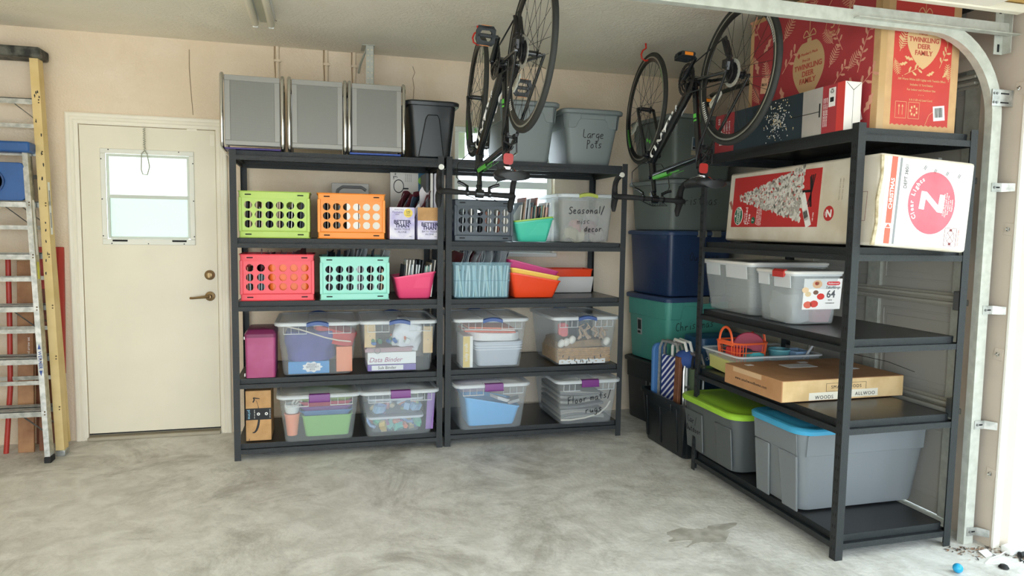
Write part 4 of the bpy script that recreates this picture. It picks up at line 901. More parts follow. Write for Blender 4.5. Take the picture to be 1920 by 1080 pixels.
# ------------------------------------------------------------------ big lidded totes
def big_tote(label, loc, rot, w, d, h, ins, mb_, ml=None, lidh=.03, band=True, arch=True, clips=None, open_=False, name='storage_tote', ribs=False, r=.04, lid_r=None):
    t = thing(name, label, 'tote', loc, rot); hh = h-(0 if open_ else lidh*.6)
    tub(w-.02, d-.02, hh, ins, r, .003, (.010, .014)).build('body', mb_, t, loc=(0, .01, 0))
    k = .006
    for side, ww, dep in (('front', w-.02, 0), ('back', w-.02, 1), ('left', d-.02, 0), ('right', d-.02, 1)):
        if not band: break
        if side in ('front', 'back'):
            f = Fr((0, .01+ins+.010, 0), (1, 0, 0), (0, -ins, hh)) if side == 'front' else Fr((0, d-.01-ins-.010, 0), (-1, 0, 0), (0, ins, hh))
        else:
            f = Fr((-(w-.02)/2+ins+.010, d/2, 0), (0, -1, 0), (-ins, 0, hh)) if side == 'left' else Fr(((w-.02)/2-ins-.010, d/2, 0), (0, 1, 0), (ins, 0, hh))
        bw = ww/2-.018-r*.5; b0 = hh*.70; b1 = hh-.014; a = bw*.62; wl = lambda z: bw+ins*(z/hh-.8)
        mb = MB()
        if side in ('front', 'back') and arch:
            pl = [(-bw+.0, b0), (-a-.02, b0), (-a-.008, b0+.012), (-a+.004, b1-.045), (-a+.02, b1-.03), (-a+.02, b1), (-bw, b1)]
            mb.prism(pl, k, f); mb.prism([(-x, z) for x, z in reversed(pl)], k, f); mb.box(-a+.02, a-.02, b1-.030, b1, 0, k, fr=f)
        else: mb.box(-bw, bw, b0, b1, 0, k, fr=f)
        mb.build('grip_band', mb_, t, bev=.003)
        if ribs and side in ('front', 'back', 'left', 'right'):
            for x in (-bw*.45, bw*.45): MB().prism([(x-.05, .03), (x+.05, .03), (x+.075, b0), (x-.075, b0)], .008, f).build('body_panel', mb_, t, bev=.004)
    if ml and not open_:
        c = d/2; lr = lid_r or r+.012
        MB().loft([ring(w, d, lr, h-lidh, 0, c), ring(w+.004, d+.004, lr, h-lidh*.4, 0, c), ring(w-.006, d-.006, lr, h-.004, 0, c), ring(w-.03, d-.03, lr*.9, h, 0, c), ring(w-.06, d-.06, lr*.8, h-.004, 0, c), ring(w-.11, d-.11, lr*.7, h-.006, 0, c), ring(w-.13, d-.13, lr*.7, h+.0, 0, c), ring(w*.4, d*.4, lr*.5, h+.001, 0, c)], (True, True)).build('lid', ml, t)
    if clips:
        for x in clips[1]: MB().box(x-.035, x+.035, -.012, .012, h-lidh-.012, h+.003).build('latch', clips[0], t, bev=.004)
    return t, Fr((0, .01+ins+.010, 0), (1, 0, 0), (0, -ins, hh))
M_GT = mat('grey_tote_plastic', '#7f8787', .45, clear=.06); M_GTL = mat('grey_lid_plastic', '#757d7d', .45)
M_BT = mat('black_tote_plastic', '#212426', .33)
t, f = big_tote('black lidded tote on the top shelf, right of the silver mesh chairs', (1.165, -.005, 1.819), 0, .335, .55, .345, .025, M_BT, M_BT, band=False)
MB().prism([(-.085, .005), (.075, .005), (.045, .235), (.032, .262), (-.030, .262), (-.044, .235)], .012, f).build('raised_panel', M_BT, t, bev=.008)
t, f = big_tote('grey lidded tote on the top shelf, seen through the first bicycle wheel', (1.785, .0, 1.819), 0, .410, .56, .385, .035, M_GT, M_GTL)
t, f = big_tote('grey lidded tote hand lettered Large Pots', (2.225, .02, 1.819), 0, .430, .55, .360, .045, M_GT, M_GTL)
hand('Large', .058, f.sub(.01, .195), M_INK, t, .0026, step=.52); hand('Pots', .055, f.sub(.02, .13, .05), M_INK, t, .0026, step=.50)
MB().prism([(-.02, .262), (.03, .253), (-.018, .25)], .0006, f).build('scrape_mark', M_WHITE, t)

# corner stack between the shelving units
AR = .1244; cx, cy = 2.772, -.022
def stack_loc(w, z, inset=0.0): return (cx+math.cos(AR)*w/2, cy+math.sin(AR)*w/2, z)
M_TEALT = mat('sea_green_tote_plastic', '#4d9c90', .45, var=.05); M_NAVYT = mat('navy_tote_plastic', '#1d3357', .35); M_NAVYL = mat('blue_grey_lid', '#2f4468', .4)
M_BT2 = mat('charcoal_tote_plastic', '#23292c', .45); M_GT2 = mat('grey_green_tote_plastic', '#6a7370', .4, clear=.05)
M_CLIP = mat('grey_clip_plastic', '#74756c', .5)
M_LBL = mat('silver_label', '#9fa3a3', .4)
def sticker(t, f, x, z, w_=.055, h_=.105, side=None):
    MB().box(x-w_/2, x+w_/2, z-h_/2, z+h_/2, 0, .001, fr=f).build('product_sticker', M_LBL, t); MB().box(x-w_*.36, x+w_*.36, z-h_*.18, z+h_*.4, .001, .0016, fr=f).build('sticker_picture', mat('sticker_dark', '#1e2628', .5), t); MB().box(x-w_*.4, x+w_*.2, z-h_*.42, z-h_*.28, .001, .0016, fr=f).build('sticker_bar', M_INK, t)
SW = .575; SD = .56
def leftface(w, d, h, ins): return Fr((-(w-.02)/2+ins+.010, d/2, 0), (0, -1, 0), (-ins, 0, h))
t, f = big_tote('charcoal tote on the floor at the bottom of the corner stack', stack_loc(SW, 0), AR, SW, SD, .462, .018, M_BT2, M_BT2, lidh=.03); sticker(t, leftface(SW, SD, .45, .018), -.02+.06, .27)
t, f = big_tote('sea green tote with blue lid, second in the corner stack, lettered Christmas', stack_loc(SW, .462), AR, SW, SD, .478, .022, M_TEALT, M_NAVYL, lidh=.035, clips=(M_CLIP, (.02, .11))); sticker(t, leftface(SW, SD, .45, .022), -.10, .215+.02, .06, .12)
hand('Christmas', .062, f.sub(-.03, .27, .08), M_INK, t, .0024)
t, f = big_tote('navy blue tote with navy lid, third up in the corner stack, lettered Outdoor Toys', stack_loc(SW, .94), AR, SW, SD, .458, .020, M_NAVYT, M_NAVYL, lidh=.03, clips=(M_CLIP, (-.02, .10)), band=False)
hand('Outdoor', .060, f.sub(.03, .27), M_INK, t, .0024); hand('Toys', .060, f.sub(.04, .20), M_INK, t, .0024)
t, f = big_tote('grey green tote lettered Christmas, fourth up in the corner stack', stack_loc(SW, 1.398), AR, SW, SD, .35, .018, M_GT2, M_GTL, lidh=.03, band=False)
hand('Christmas', .070, f.sub(-.06, .20, .03), M_INK, t, .0024); lf = leftface(SW, SD, .34, .018); hand('Custom', .05, lf.sub(.07, .19, -.05), M_INK, t, .0022)
MB().box(-.02, .03, .245, .265, 0, .001, fr=lf).build('tape_label', mat('tan_label', '#a89d86', .7), t)
t, f = big_tote('grey tote with product sticker at the top of the corner stack', stack_loc(SW, 1.75), AR, SW, SD, .435, .03, M_GT2, M_GTL, lidh=.03)
MB().box(-.11, -.02, .20, .285, 0, .008, fr=f).build('product_sticker', M_LBL, t); MB().box(-.105, -.03, .225, .28, .008, .0086, fr=f).build('sticker_picture', mat('sticker_blue', '#3c5266', .5), t); MB().box(-.105, -.03, .204, .22, .008, .0086, fr=f).build('sticker_bar', M_INK, t); MB().box(-.11, -.02, .165, .195, 0, .0012, fr=f).build('tape_label', mat('tan_label', '#a89d86', .7), t)

# open black bin with folded chairs
def open_bin(label, loc, rot, w, d, h, ins, m):
    t = thing('storage_tote', label, 'tote', loc, rot); tub(w, d, h, ins, .035, .003, (.014, .022)).build('body', m, t)
    for f, ww in ((face_fr(w, h, ins, .014), w), (face_fr(w, h, ins, .014, 'left', d), d)):
        MB().box(-ww*.22, ww*.22, h-.075, h-.02, 0, .008, fr=f).build('grip', m, t, bev=.004)
        for x in (-ww*.36, -ww*.06, ww*.30): MB().prism([(x-.012, .03), (x+.012, .03), (x+.016, h-.04), (x-.016, h-.04)], .005, f).build('rib', m, t, bev=.002)
    return t
open_bin('open black bin on the floor holding folded beach chairs', (2.722, -.605, 0), .03, .27, .575, .345, .028, mat('open_black_bin_plastic', '#181c1f', .35))
sb = thing('foam_board', 'blue foam board with rounded top standing in the open black bin', 'board', (2.665, -.125, .03), (.02, -.03, .25)); MB().prism(rrect(.115, .63, .045, 6, 0, .315), .028, Fr((0, 0, 0), (1, 0, 0), (0, 0, 1))).build('board', mat('steel_blue_foam', '#3f6fa6', .6), sb, bev=.008)
def folded_chair(label, loc, rot, fab, frame, h=.64):
    t = thing('folding_chair', label, 'chair', loc, rot)
    for x in (-.0, .035):
        MB().tube([(x, -.10, 0), (x, -.10, h-.05), (x, -.07, h), (x, .07, h), (x, .10, h-.05), (x, .10, 0)], .010, 8).build('frame_tube', frame, t)
    MB().box(.008, .026, -.088, .088, .02, h-.09).build('fabric', fab, t, bev=.006)
    MB().tube([(-.02, -.115, h*.35), (-.025, -.12, h*.75), (-.015, -.11, h*.8)], .008, 6).build('arm', M_ALU, t)
    for z in (h*.3, h*.6, h*.9): MB().lathe([(.012, 0), (.012, .06)], 10, (-.012, -.10, z), (1, 0, 0)).build('joint', M_STEEL, t)
    return t
M_STRIPE = bpy.data.materials.new('striped_fabric'); M_STRIPE.use_nodes = True
_n = M_STRIPE.node_tree.nodes; _w = _n.new('ShaderNodeTexWave'); _w.inputs['Scale'].default_value = 14; _w.bands_direction = 'DIAGONAL'; _tc = _n.new('ShaderNodeTexCoord'); _r = _n.new('ShaderNodeValToRGB')
_r.color_ramp.elements[0].color = lin('#26357c'); _r.color_ramp.elements[1].color = lin('#dfe2ea'); _r.color_ramp.elements[0].position = .62; _r.color_ramp.elements[1].position = .66
M_STRIPE.node_tree.links.new(_tc.outputs['Object'], _w.inputs[0]); M_STRIPE.node_tree.links.new(_w.outputs[1], _r.inputs[0]); M_STRIPE.node_tree.links.new(_r.outputs[0], _n['Principled BSDF'].inputs['Base Color'])
folded_chair('folded beach chair with navy and white striped fabric in black bin', (2.665, -.27, .02), .15, M_STRIPE, M_ALU, .66)
folded_chair('folded beach chair with white tube frame in the middle of black bin', (2.69, -.36, .02), -.05, mat('navy_fabric', '#25344f', .8), M_WHITEPL, .68)
folded_chair('folded beach chair with grey tube frame nearest the right shelving', (2.70, -.47, .02), .05, mat('green_grey_fabric', '#5c6e58', .8), M_STEEL, .62)
wd = thing('wooden_stick', 'flat brown wooden stick standing upright among the folded chairs', 'stick', (2.635, -.435, .06), (0, .02, 0)); MB().box(-.012, .012, -.028, .028, 0, .555).build('stick_body', mat('brown_wood', '#7d4f35', .6, var=.3, vscale=14), wd, bev=.004); MB().box(-.016, -.011, -.03, .03, .20, .235).build('metal_strap', M_ALU, wd)
um = thing('cloth_hood', 'bright blue cloth hood on top of the folded chairs', 'hood', (2.69, -.44, .60), (0, 0, .3)); MB().ball((0, 0, 0), .072, 16, (.7, 1.1, .8)).build('hood', mat('royal_blue_cloth', '#2f4f93', .7), um); MB().tube([(-.02, -.075, -.05), (-.025, -.08, 0), (0, -.07, .05)], .008, 6).build('hem', mat('dark_hem', '#15191e', .7), um)
t, f = big_tote('blue lidded bin standing behind the folded chairs', (3.09, -.29, 0), .02, .42, .25, .70, .02, mat('petrol_blue_plastic', '#1f4c72', .4), mat('petrol_lid', '#20507a', .4), lidh=.09, band=False); text('OUTS', .03, f.sub(-.12, .56), M_WHITE, t); MB().box(-.18, .18, .48, .515, 0, .002, fr=f).build('green_band', mat('green_band', '#5f8f45', .5), t)

# ------------------------------------------------------------------ silver perforated chairs lying folded on the top shelf
M_PERF = bpy.data.materials.new('perforated_silver_metal'); M_PERF.use_nodes = True
_n = M_PERF.node_tree.nodes; _L = M_PERF.node_tree.links; _b = _n['Principled BSDF']; _v = _n.new('ShaderNodeTexVoronoi'); _v.inputs['Scale'].default_value = 130; _v.inputs['Randomness'].default_value = 0
_tc = _n.new('ShaderNodeTexCoord'); _r = _n.new('ShaderNodeValToRGB'); _r.color_ramp.elements[0].color = lin('#2c2d2c'); _r.color_ramp.elements[1].color = lin('#85847f'); _r.color_ramp.elements[0].position = .3; _r.color_ramp.elements[1].position = .42
_L.new(_tc.outputs['Object'], _v.inputs['Vector']); _L.new(_v.outputs['Distance'], _r.inputs[0]); _L.new(_r.outputs[0], _b.inputs['Base Color']); _b.inputs['Roughness'].default_value = .38; _b.inputs['Metallic'].default_value = .3
M_SILV = mat('silver_painted_metal', '#96948f', .42, .3)
for i, (x0, w_, lab, ry) in enumerate(((-.045, .35, 'silver perforated metal chair folded flat, leftmost of three on the top shelf', .03), (.318, .338, 'silver perforated metal chair folded flat, middle of three on the top shelf', 0), (.658, .343, 'silver perforated metal chair folded flat, rightmost of three beside the black tote', 0))):
    t = thing('metal_chair', lab, 'chair', (x0+w_/2, -.01, 1.832), (math.radians(-2), 0, ry)); hw = w_/2-.012; H = .412
    for s in (-1, 1):
        x = s*hw; R_ = .03
        # loop: front edge up, over the top, down the back
        loop = [(x, 0, R_), (x, 0, H-R_), (x, .009, H-.009), (x, R_, H), (x, .36-R_, H), (x, .351, H-.009), (x, .36, H-R_), (x, .36, R_), (x, .351, .009), (x, .36-R_, 0), (x, R_, 0), (x, .009, .009)]
        MB().tube(loop, .0105, 10, closed=True).build('side_tube', M_CHROME, t, smooth=60)
    pw = w_-.052
    fr_ = MB(); b_ = .038
    for (a, b, c_, e) in ((-pw/2, pw/2, .012, b_), (-pw/2, pw/2, H-b_, H-.008), (-pw/2, -pw/2+b_*.8, b_, H-b_), (pw/2-b_*.8, pw/2, b_, H-b_)): fr_.box(a, b, .006, .012, c_, e)
    fr_.build('seat_border', M_SILV, t, bev=.002)
    MB().box(-pw/2+b_*.8, pw/2-b_*.8, .010, .013, b_, H-b_).build('perforated_seat', M_PERF, t)
    MB().box(-pw/2, pw/2, .05, .056, .02, H-.02).box(-pw/2, pw/2, .10, .106, .02, H-.02).build('back_panel', M_SILV, t)
for x0, c_, lab in ((-.02, '#35206f', 'thin violet board under the leftmost silver chair'), (.67, '#22479c', 'thin blue board under the rightmost silver chair')):
    item('thin_board', lab, 'board', MB().box(0, .30, -.012, .34, 0, .010), mat('board_'+c_, c_, .4), (x0, .002, 1.8195), bev=.002)

# ------------------------------------------------------------------ things on the right-hand shelving
f = None
M_REDP = mat('shaded_red_print', '#b03b42', .6, hex2='#a5373e', vscale=5); M_KPR = mat('kraft_print', '#d2ab7b', .7)  # red darkened to put the shade of the long sides into the colour
def leafpoly(kind, s=1.0):
    """small print motifs as polygons"""
    P = []
    if kind == 'holly': P.append([(x*s, y*s) for x, y in ((0, 0), (.12, .10), (.22, .05), (.34, .14), (.46, .07), (.62, .16), (.8, .02), (.6, -.04), (.5, -.14), (.36, -.06), (.24, -.14), (.12, -.04))])
    if kind == 'fern':
        P.append([(0, -.012*s), (.9*s, -.005*s), (.9*s, .005*s), (0, .012*s)])
        for k in range(8):
            x = .1+.1*k; l = .26*math.sin(PI*(k+1.6)/10)
            for q in (1, -1): P.append([(x*s, 0), ((x+.10)*s, q*l*s*.9), ((x+.14)*s, q*l*s), ((x+.05)*s, 0)][::q])
    if kind == 'sprig':
        P.append([(0, -.012*s), (.8*s, .1*s), (.8*s, .12*s), (0, .012*s)])
        for x, q in ((.25, 1), (.45, -1), (.62, 1), (.8, -1), (.85, 1)):
            P.append([((x+.16*k*.9)*s*1.0, (q*(.05+.20*k*.7)+.1*x)*s) for k in (0, .0)][:0] or [((x+a)*s, (.12*x+q*b)*s) for a, b in ((0, 0), (.10, .06), (.22, .20), (.18, .26), (.06, .17))][::q])
    if kind == 'dot': P.append(circ(.04*s, 8))
    return P
def sprinkle(fr, spots, m, parent, name='leaf_print'):
    for i_, (k, x, y, s, a) in enumerate(spots):
        g_ = fr.sub(x, y, a); mb = MB()
        for j_, p in enumerate(leafpoly(k, s)): mb.prism(p, .0007+.00009*(i_ % 6)+.00001*j_, g_)
        mb.build(name, m, parent, smooth=0)
def ornament(fr, x, y, s, m, parent):
    """round bauble with pointed foot and bow"""
    pts = []
    for k in range(40):
        a = 2*PI*k/40; r = 1.0; px, py = math.cos(a), math.sin(a)
        if py < -.55: py = py - (.55+py)*(-.0) - .32*(1-abs(px)/.84)**1.2 if abs(px) < .84 else py
        if py > .9: py = .9
        pts.append((x+px*s*.92, y+py*s))
    MB().prism(pts, .0007, fr).build('bauble_print', m, parent, smooth=0)
    b = MB(); b.box(x-.12*s, x+.12*s, y+.9*s, y+1.04*s, 0, .0007, fr=fr); b.box(x-.012*s, x+.012*s, y+1.04*s, y+1.75*s, 0, .0007, fr=fr)
    for q in (-1, 1):
        lp = [(x+q*s*(.02+.34*t_), y+s*(1.12+.2*math.sin(PI*t_)+.05*t_)) for t_ in [k/6 for k in range(7)]]+[(x+q*s*(.02+.30*t_), y+s*(1.10+.02*math.sin(PI*t_))) for t_ in [1-k/6 for k in range(7)]]
        ribbon(b, lp, [.035*s]*14, fr, .0007)
    b.build('bow_print', m, parent, smooth=0)
def scalloped(fr, x0, x1, y0, y1, m, parent, n=24, amp=.006):
    e = [(x0, y1)]
    for k in range(n+1): e.append((x0+(x1-x0)*k/n, y0+(amp if k % 2 else 0)))
    e.append((x1, y1))
    MB().prism(e, .0006, fr).build('red_print', m, parent, smooth=0)
# tall deer box
BX, BY, BZ = 2.748, -1.83, 1.826
M_REDL = mat('lit_red_print', '#c53c34', .6, hex2='#bb3731', vscale=5)  # lighter copy of the box red for the lit end face
db_ = thing('decoration_box', 'tall red and kraft box lettered Twinkling Deer Family on top shelf', 'box', (BX, BY, BZ))
MB().box(0, .415, 0, .92, 0, .69).build('carton', mat('box_kraft', '#c9a374', .8, hex2='#bd956a', vscale=10), db_, bev=.004)
fe = Fr((0, 0, 0), (1, 0, 0), (0, 0, 1)); fs = Fr((0, .92, 0), (0, -1, 0), (0, 0, 1))      # end face, long side face
MB().box(.0, .034, -.0015, .0, .0, .69).build('edge_tape', mat('shiny_tape', '#b89566', .3), db_)
scalloped(fe, .070, .372, .026, .69, M_REDL, db_)
e2 = Fr((0, 0, 0), (1, 0, 0), (0, 0, 1)).sub(0, 0, 0, .0007)
ornament(e2, .222, .388, .095, M_KPR, db_)
e3 = e2.sub(0, 0, 0, .0008)
M_RT = mat('red_lettering', '#b04a3a', .6)
def mm_logo(fr, x, y, s, m, parent):
    MB().prism([(x-.5*s, y), (x, y-.6*s), (x+.5*s, y), (x, y+.6*s)], .0007, fr).build('diamond_logo', m, parent, smooth=0); text("Member's Mark", s*.85, fr.sub(x+.7*s, y), m, parent, 'LEFT')
mm_logo(e3, .172, .437, .019, M_RT, db_)
text('Pre-Lit', .016, e3.sub(.215, .408), M_RT, db_); text('TWINKLING', .028, e3.sub(.222, .383), M_RT, db_, bold=.02); text('DEER', .028, e3.sub(.222, .356), M_RT, db_, bold=.02); text('FAMILY', .028, e3.sub(.222, .329), M_RT, db_, bold=.02)
sprinkle(e2, [('holly', .085, .44, .06, 1.9), ('fern', .10, .33, .10, 1.25), ('fern', .075, .30, .075, -1.2), ('holly', .125, .31, .06, -.3), ('holly', .10, .275, .055, .2), ('sprig', .130, .235, .09, .3), ('dot', .24, .215, .05, 2.4),
    ('holly', .245, .238, .055, .4), ('sprig', .31, .275, .085, 1.0), ('holly', .33, .235, .055, .9), ('fern', .362, .22, .08, 1.7), ('sprig', .345, .36, .09, 1.35), ('holly', .325, .44, .055, .6), ('holly', .09, .39, .05, -.4), ('holly', .10, .60, .06, 1.0), ('fern', .15, .58, .09, 1.2), ('holly', .30, .59, .06, 1.3), ('sprig', .35, .55, .09, 2.0), ('fern', .36, .64, .06, 1.4), ('dot', .12, .23, .05, 0), ('dot', .35, .25, .05, 0)], M_KPR, db_)
for s_, y_ in (('360 Warm White LED Lights with Twinkle Effect', .218), ('Includes 12 Yard Stakes', .197), ('For Indoor and Outdoor Use', .176), ('•  •  •', .155), ('6 ft (1.83 m) Lead Cord', .134)): text(s_, .0125, e2.sub(.222, y_), M_KPR, db_)
ic = MB()
for x0 in (.092, .160):
    for (a, b, c_, e) in ((x0, x0+.058, .055, .0565), (x0, x0+.058, .123, .1245), (x0, x0+.0015, .055, .1245), (x0+.0565, x0+.058, .055, .1245)): ic.box(a, b, c_, e, 0, .0007, fr=e2)
for x in (.112, .130): ic.box(x-.001, x+.001, .07, .105, 0, .0007, fr=e2); ic.prism([(x-.005, .103), (x+.005, .103), (x, .113)], .0007, e2)
for k in range(7): a = -.4+2*PI*k/7; ic.box(.189+.017*math.cos(a)-.004, .189+.017*math.cos(a)+.004, .089+.018*math.sin(a)-.005, .089+.018*math.sin(a)+.005, 0, .0007, fr=e2)
ic.build('care_icon', M_KPR, db_, smooth=0)
def barcode(fr, x, y, w_, h_, parent, ang=0, seed=1):
    g_ = fr.sub(x, y, ang); MB().box(-w_/2, w_/2, -h_/2, h_/2, 0, .0008, fr=g_).build('barcode_label', M_WHITE, parent); b = MB(); r = random.Random(seed); u = -w_*.38
    while u < w_*.36:
        ww = r.uniform(.0015, .004); b.box(u, u+ww, -h_*.28, h_*.38, .0008, .0014, fr=g_); u += ww+r.uniform(.0015, .003)
    b.build('barcode', M_INK, parent, smooth=0)['kind'] = 'stuff'
barcode(e2, .322, .085, .060, .062, db_, .12)
bw = MB(); ribbon(bw, [(.292, .09), (.27, .075), (.255, .04), (.25, .03)], [.0015]*4, e2, .0007); bw.build('ribbon_print', M_KPR, db_, smooth=0)
# long side, its shade put into darker red and kraft prints
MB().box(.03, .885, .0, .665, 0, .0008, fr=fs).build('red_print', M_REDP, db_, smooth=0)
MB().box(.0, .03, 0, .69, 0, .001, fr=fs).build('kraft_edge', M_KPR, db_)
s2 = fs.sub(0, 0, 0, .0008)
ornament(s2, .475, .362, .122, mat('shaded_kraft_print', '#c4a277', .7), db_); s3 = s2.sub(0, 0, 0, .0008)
mm_logo(s3, .405, .418, .022, M_RT, db_)
text('Pre-Lit', .020, s3.sub(.46, .388), M_RT, db_); text('TWINKLING', .035, s3.sub(.475, .358), M_RT, db_, bold=.02); text('DEER', .035, s3.sub(.475, .324), M_RT, db_, bold=.02); text('FAMILY', .035, s3.sub(.475, .290), M_RT, db_, bold=.02)
rd = random.Random(5); sp_ = []
for x, y in ((.08, .58), (.08, .40), (.10, .24), (.08, .10), (.20, .60), (.22, .45), (.20, .28), (.22, .12), (.34, .62), (.12, .50), (.28, .52), (.15, .34), (.64, .42), (.76, .54), (.80, .26), (.62, .32), (.30, .20), (.36, .08), (.60, .60), (.66, .50), (.72, .62), (.70, .38), (.78, .46), (.66, .24), (.74, .28), (.82, .34), (.80, .18), (.84, .58), (.60, .12), (.72, .10), (.85, .08), (.50, .60), (.28, .36)):
    sp_.append((rd.choice(['holly', 'fern', 'sprig', 'sprig']), x, y, rd.uniform(.10, .14), rd.uniform(.3, 2.4)))
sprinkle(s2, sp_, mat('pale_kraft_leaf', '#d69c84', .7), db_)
MB().loft([[s2.p(.63+.045*math.cos(a)*k, .505+.050*math.sin(a)*k, .0006) for a in [2*PI*j/24 for j in range(24)]] for k in (.94, 1)], (False, False)).build('round_badge', M_KPR, db_, smooth=0); text('3', .06, s2.sub(.63, .512), M_KPR, db_, shear=.2); text('PIECE', .014, s2.sub(.63, .475), M_KPR, db_)
barcode(s2, .805, .075, .060, .060, db_, .3, 2); MB().box(-.028, .028, -.04, .04, 0, .001, fr=s2.sub(.135, .33, -.15)).build('price_sticker', mat('peach_sticker', '#e9b995', .6), db_); text('8614', .022, s2.sub(.135, .335, -.15, .001), M_INK, db_)

# starry lights box in front
lb = thing('lights_box', 'long lights box with starry photo and white end, in front of the tall red box', 'box', (2.634, -1.775, 1.826)); LL = 1.0
MB().box(0, .085, 0, LL, 0, .205).build('carton', mat('white_box_card', '#e6e2da', .6), lb, bev=.003)
ls = Fr((0, LL, 0), (0, -1, 0), (0, 0, 1)); l2 = ls.sub(0, 0, 0, .0008)
MB().box(.185, .735, 0, .205, 0, .0008, fr=ls).build('night_photo', mat('night_blue_print', '#2d3a43', .35, hex2='#27333b', vscale=3), lb)
MB().box(.0, .185, 0, .205, 0, .0008, fr=ls).build('red_band', M_REDP, lb); MB().box(.865, .955, 0, .205, 0, .0008, fr=ls).build('red_band', M_REDP, lb)
MB().box(.955, 1.0, 0, .205, 0, .0008, fr=ls).build('white_edge', mat('white_red_edge', '#d9443f', .6), lb)
MB().box(.735, .865, 0, .205, 0, .0008, fr=ls).build('snow_photo', mat('snow_print', '#b9b3ac', .5, hex2='#a8a29b', vscale=3), lb)
bl = MB(); rd = random.Random(9); by = MB()
for k in range(260):
    a = rd.uniform(0, 2*PI); r = abs(rd.gauss(0, .055)); x = .545+1.05*r*math.cos(a); y = .10+1.3*r*math.sin(a)
    if .005 < y < .2 and x < .73: (bl if k % 4 else by).prism(circ(rd.uniform(.0016, .0036), 6), .0006, l2.sub(x, y))
bl.build('starry_lights_print', M_WHITE, lb, smooth=0)['kind'] = 'stuff'; by.build('starry_lights_print', mat('warm_white_print', '#f5d9a0', .6), lb, smooth=0)['kind'] = 'stuff'
MB().box(.845, .853, .075, .135, 0, .0008, fr=l2).box(.64, .845, .098, .101, 0, .0008, fr=l2).build('stake_print', M_INK, lb)
MB().box(.905, .945, .11, .19, 0, .0008, fr=l2).build('product_label', M_WHITE, lb); text('♻', .02, l2.sub(.925, .175, 0, .0008), M_INK, lb); MB().box(.914, .936, .13, .15, .0008, .0014, fr=l2).build('label_code', M_INK, lb)
for k in range(3): text('commercial grade warm white', .010, l2.sub(.875+.010*k, .09, PI/2), M_WHITE, lb)
for k in range(3): text('HOLIDAY LIGHTS', .016, l2.sub(.09+.025*k, .10, PI/2), M_WHITE, lb)
text('555', .024, l2.sub(.04, .17, PI/2), M_WHITE, lb); MB().prism([(.045, .04), (.075, .04), (.08, .10), (.06, .12), (.045, .10)], .0008, l2).build('white_badge', M_WHITE, lb)
le = Fr((0, 0, 0), (1, 0, 0), (0, 0, 1)); MB().prism([(.006, .2), (.0425, .168), (.080, .2), (.078, .2), (.0425, .171), (.009, .2)], .0006, le).box(.042, .0432, 0, .17, 0, .0006, fr=le).build('flap_line', M_INK, lb)

# flocked-tree box
tb = thing('tree_box', 'long battered white Christmas tree box with red flocked tree picture', 'box', (2.668, -1.935, 1.345), (0, math.radians(3.5), math.radians(-2.5)))
TW, TL_, TH = .46, 1.16, .375
M_BOXW = mat('worn_white_board', '#e3dbcc', .7, hex2='#d2c7b2', vscale=5, bump=.1, bscale=30)
MB().box(0, TW, 0, TL_, 0, TH).build('carton', M_BOXW, tb, bev=.012)
MB().box(.03, TW-.01, -.0015, .001, .012, TH-.012).build('end_panel', mat('clean_white_board', '#efece9', .6), tb)
ts = Fr((0, TL_, 0), (0, -1, 0), (0, 0, 1)); t2 = ts.sub(0, 0, 0, .0012)
MB().box(.055, .80, .075, .345, 0, .0012, fr=ts).build('red_print', mat('crimson_print', '#c1302f', .55), tb)
rd = random.Random(13); cw = MB(); cg = MB(); cd = MB()
for k in range(1000):
    u = rd.random()**.62; x = .11+.56*u; hw = .012+.118*u; y = .232+rd.uniform(-hw, hw)
    m_ = rd.random(); tgt = cw if m_ < .60 else (cg if m_ < .9 else cd); r = rd.uniform(.007, .013)*(.6+.5*u)
    tgt.prism([(r*(1+.3*math.sin(3*a+k))*math.cos(a), r*.8*math.sin(a)) for a in [2*PI*j/7 for j in range(7)]], .0004+.0002*(k % 5), t2.sub(x, y, rd.uniform(0, 3)))
for mb, c_ in ((cw, '#dedad2'), (cg, '#b5afa6'), (cd, '#77726a')): mb.build('tree_print', mat('flock_'+c_, c_, .7), tb, smooth=0)['kind'] = 'stuff'
sd = MB(); sd.box(.67, .735, .236, .248, 0, .0008, fr=t2)
for a in (-.35, .35): ribbon(sd, [(.735-.02*a, .242-.075), (.735+.02*a, .242+.075)], [.007, .007], t2.sub(0, 0, 0), .0008)
ribbon(sd, [(.715, .18), (.74, .242), (.755, .32)], [.006]*3, t2, .0008); ribbon(sd, [(.745, .17), (.732, .242), (.72, .31)], [.006]*3, t2, .0008)
sd.build('stand_print', M_INK, tb, smooth=0)
MB().prism(circ(.050, 28, rx=.042), .0008, t2.sub(.125, .135)).build('oval_rim', M_WHITE, tb); MB().prism(circ(.046, 28, rx=.038), .0008, t2.sub(.125, .135, 0, .0008)).build('green_oval', mat('brand_green', '#1c6a4c', .6), tb)
o2 = t2.sub(.125, .135, PI/2, .0016); text('WINTER', .022, o2.sub(0, .006), M_WHITE, tb, bold=.01); text('WONDER', .022, o2.sub(0, -.015), M_WHITE, tb, bold=.01); text('❄', .014, o2.sub(0, .026), M_WHITE, tb)
text('Flocked', .030, t2.sub(.205, .135, PI/2), M_WHITE, tb); text('Tree', .030, t2.sub(.232, .115, PI/2), M_WHITE, tb); text('Fifth Avenue', .010, t2.sub(.187, .125, PI/2), M_WHITE, tb)
MB().prism(circ(.018, 20), .0008, t2.sub(.272, .110)).build('green_dot', mat('brand_green', '#1c6a4c', .6), tb); text('7', .022, t2.sub(.272, .110, PI/2, .0008), M_WHITE, tb)
for k, s_ in enumerate(('Pre-lit clear lights', 'Flocked branch tips', 'Metal stand included', 'For indoor use only')): text(s_, .011, t2.sub(.303+.013*k, .128, PI/2), M_WHITE, tb)
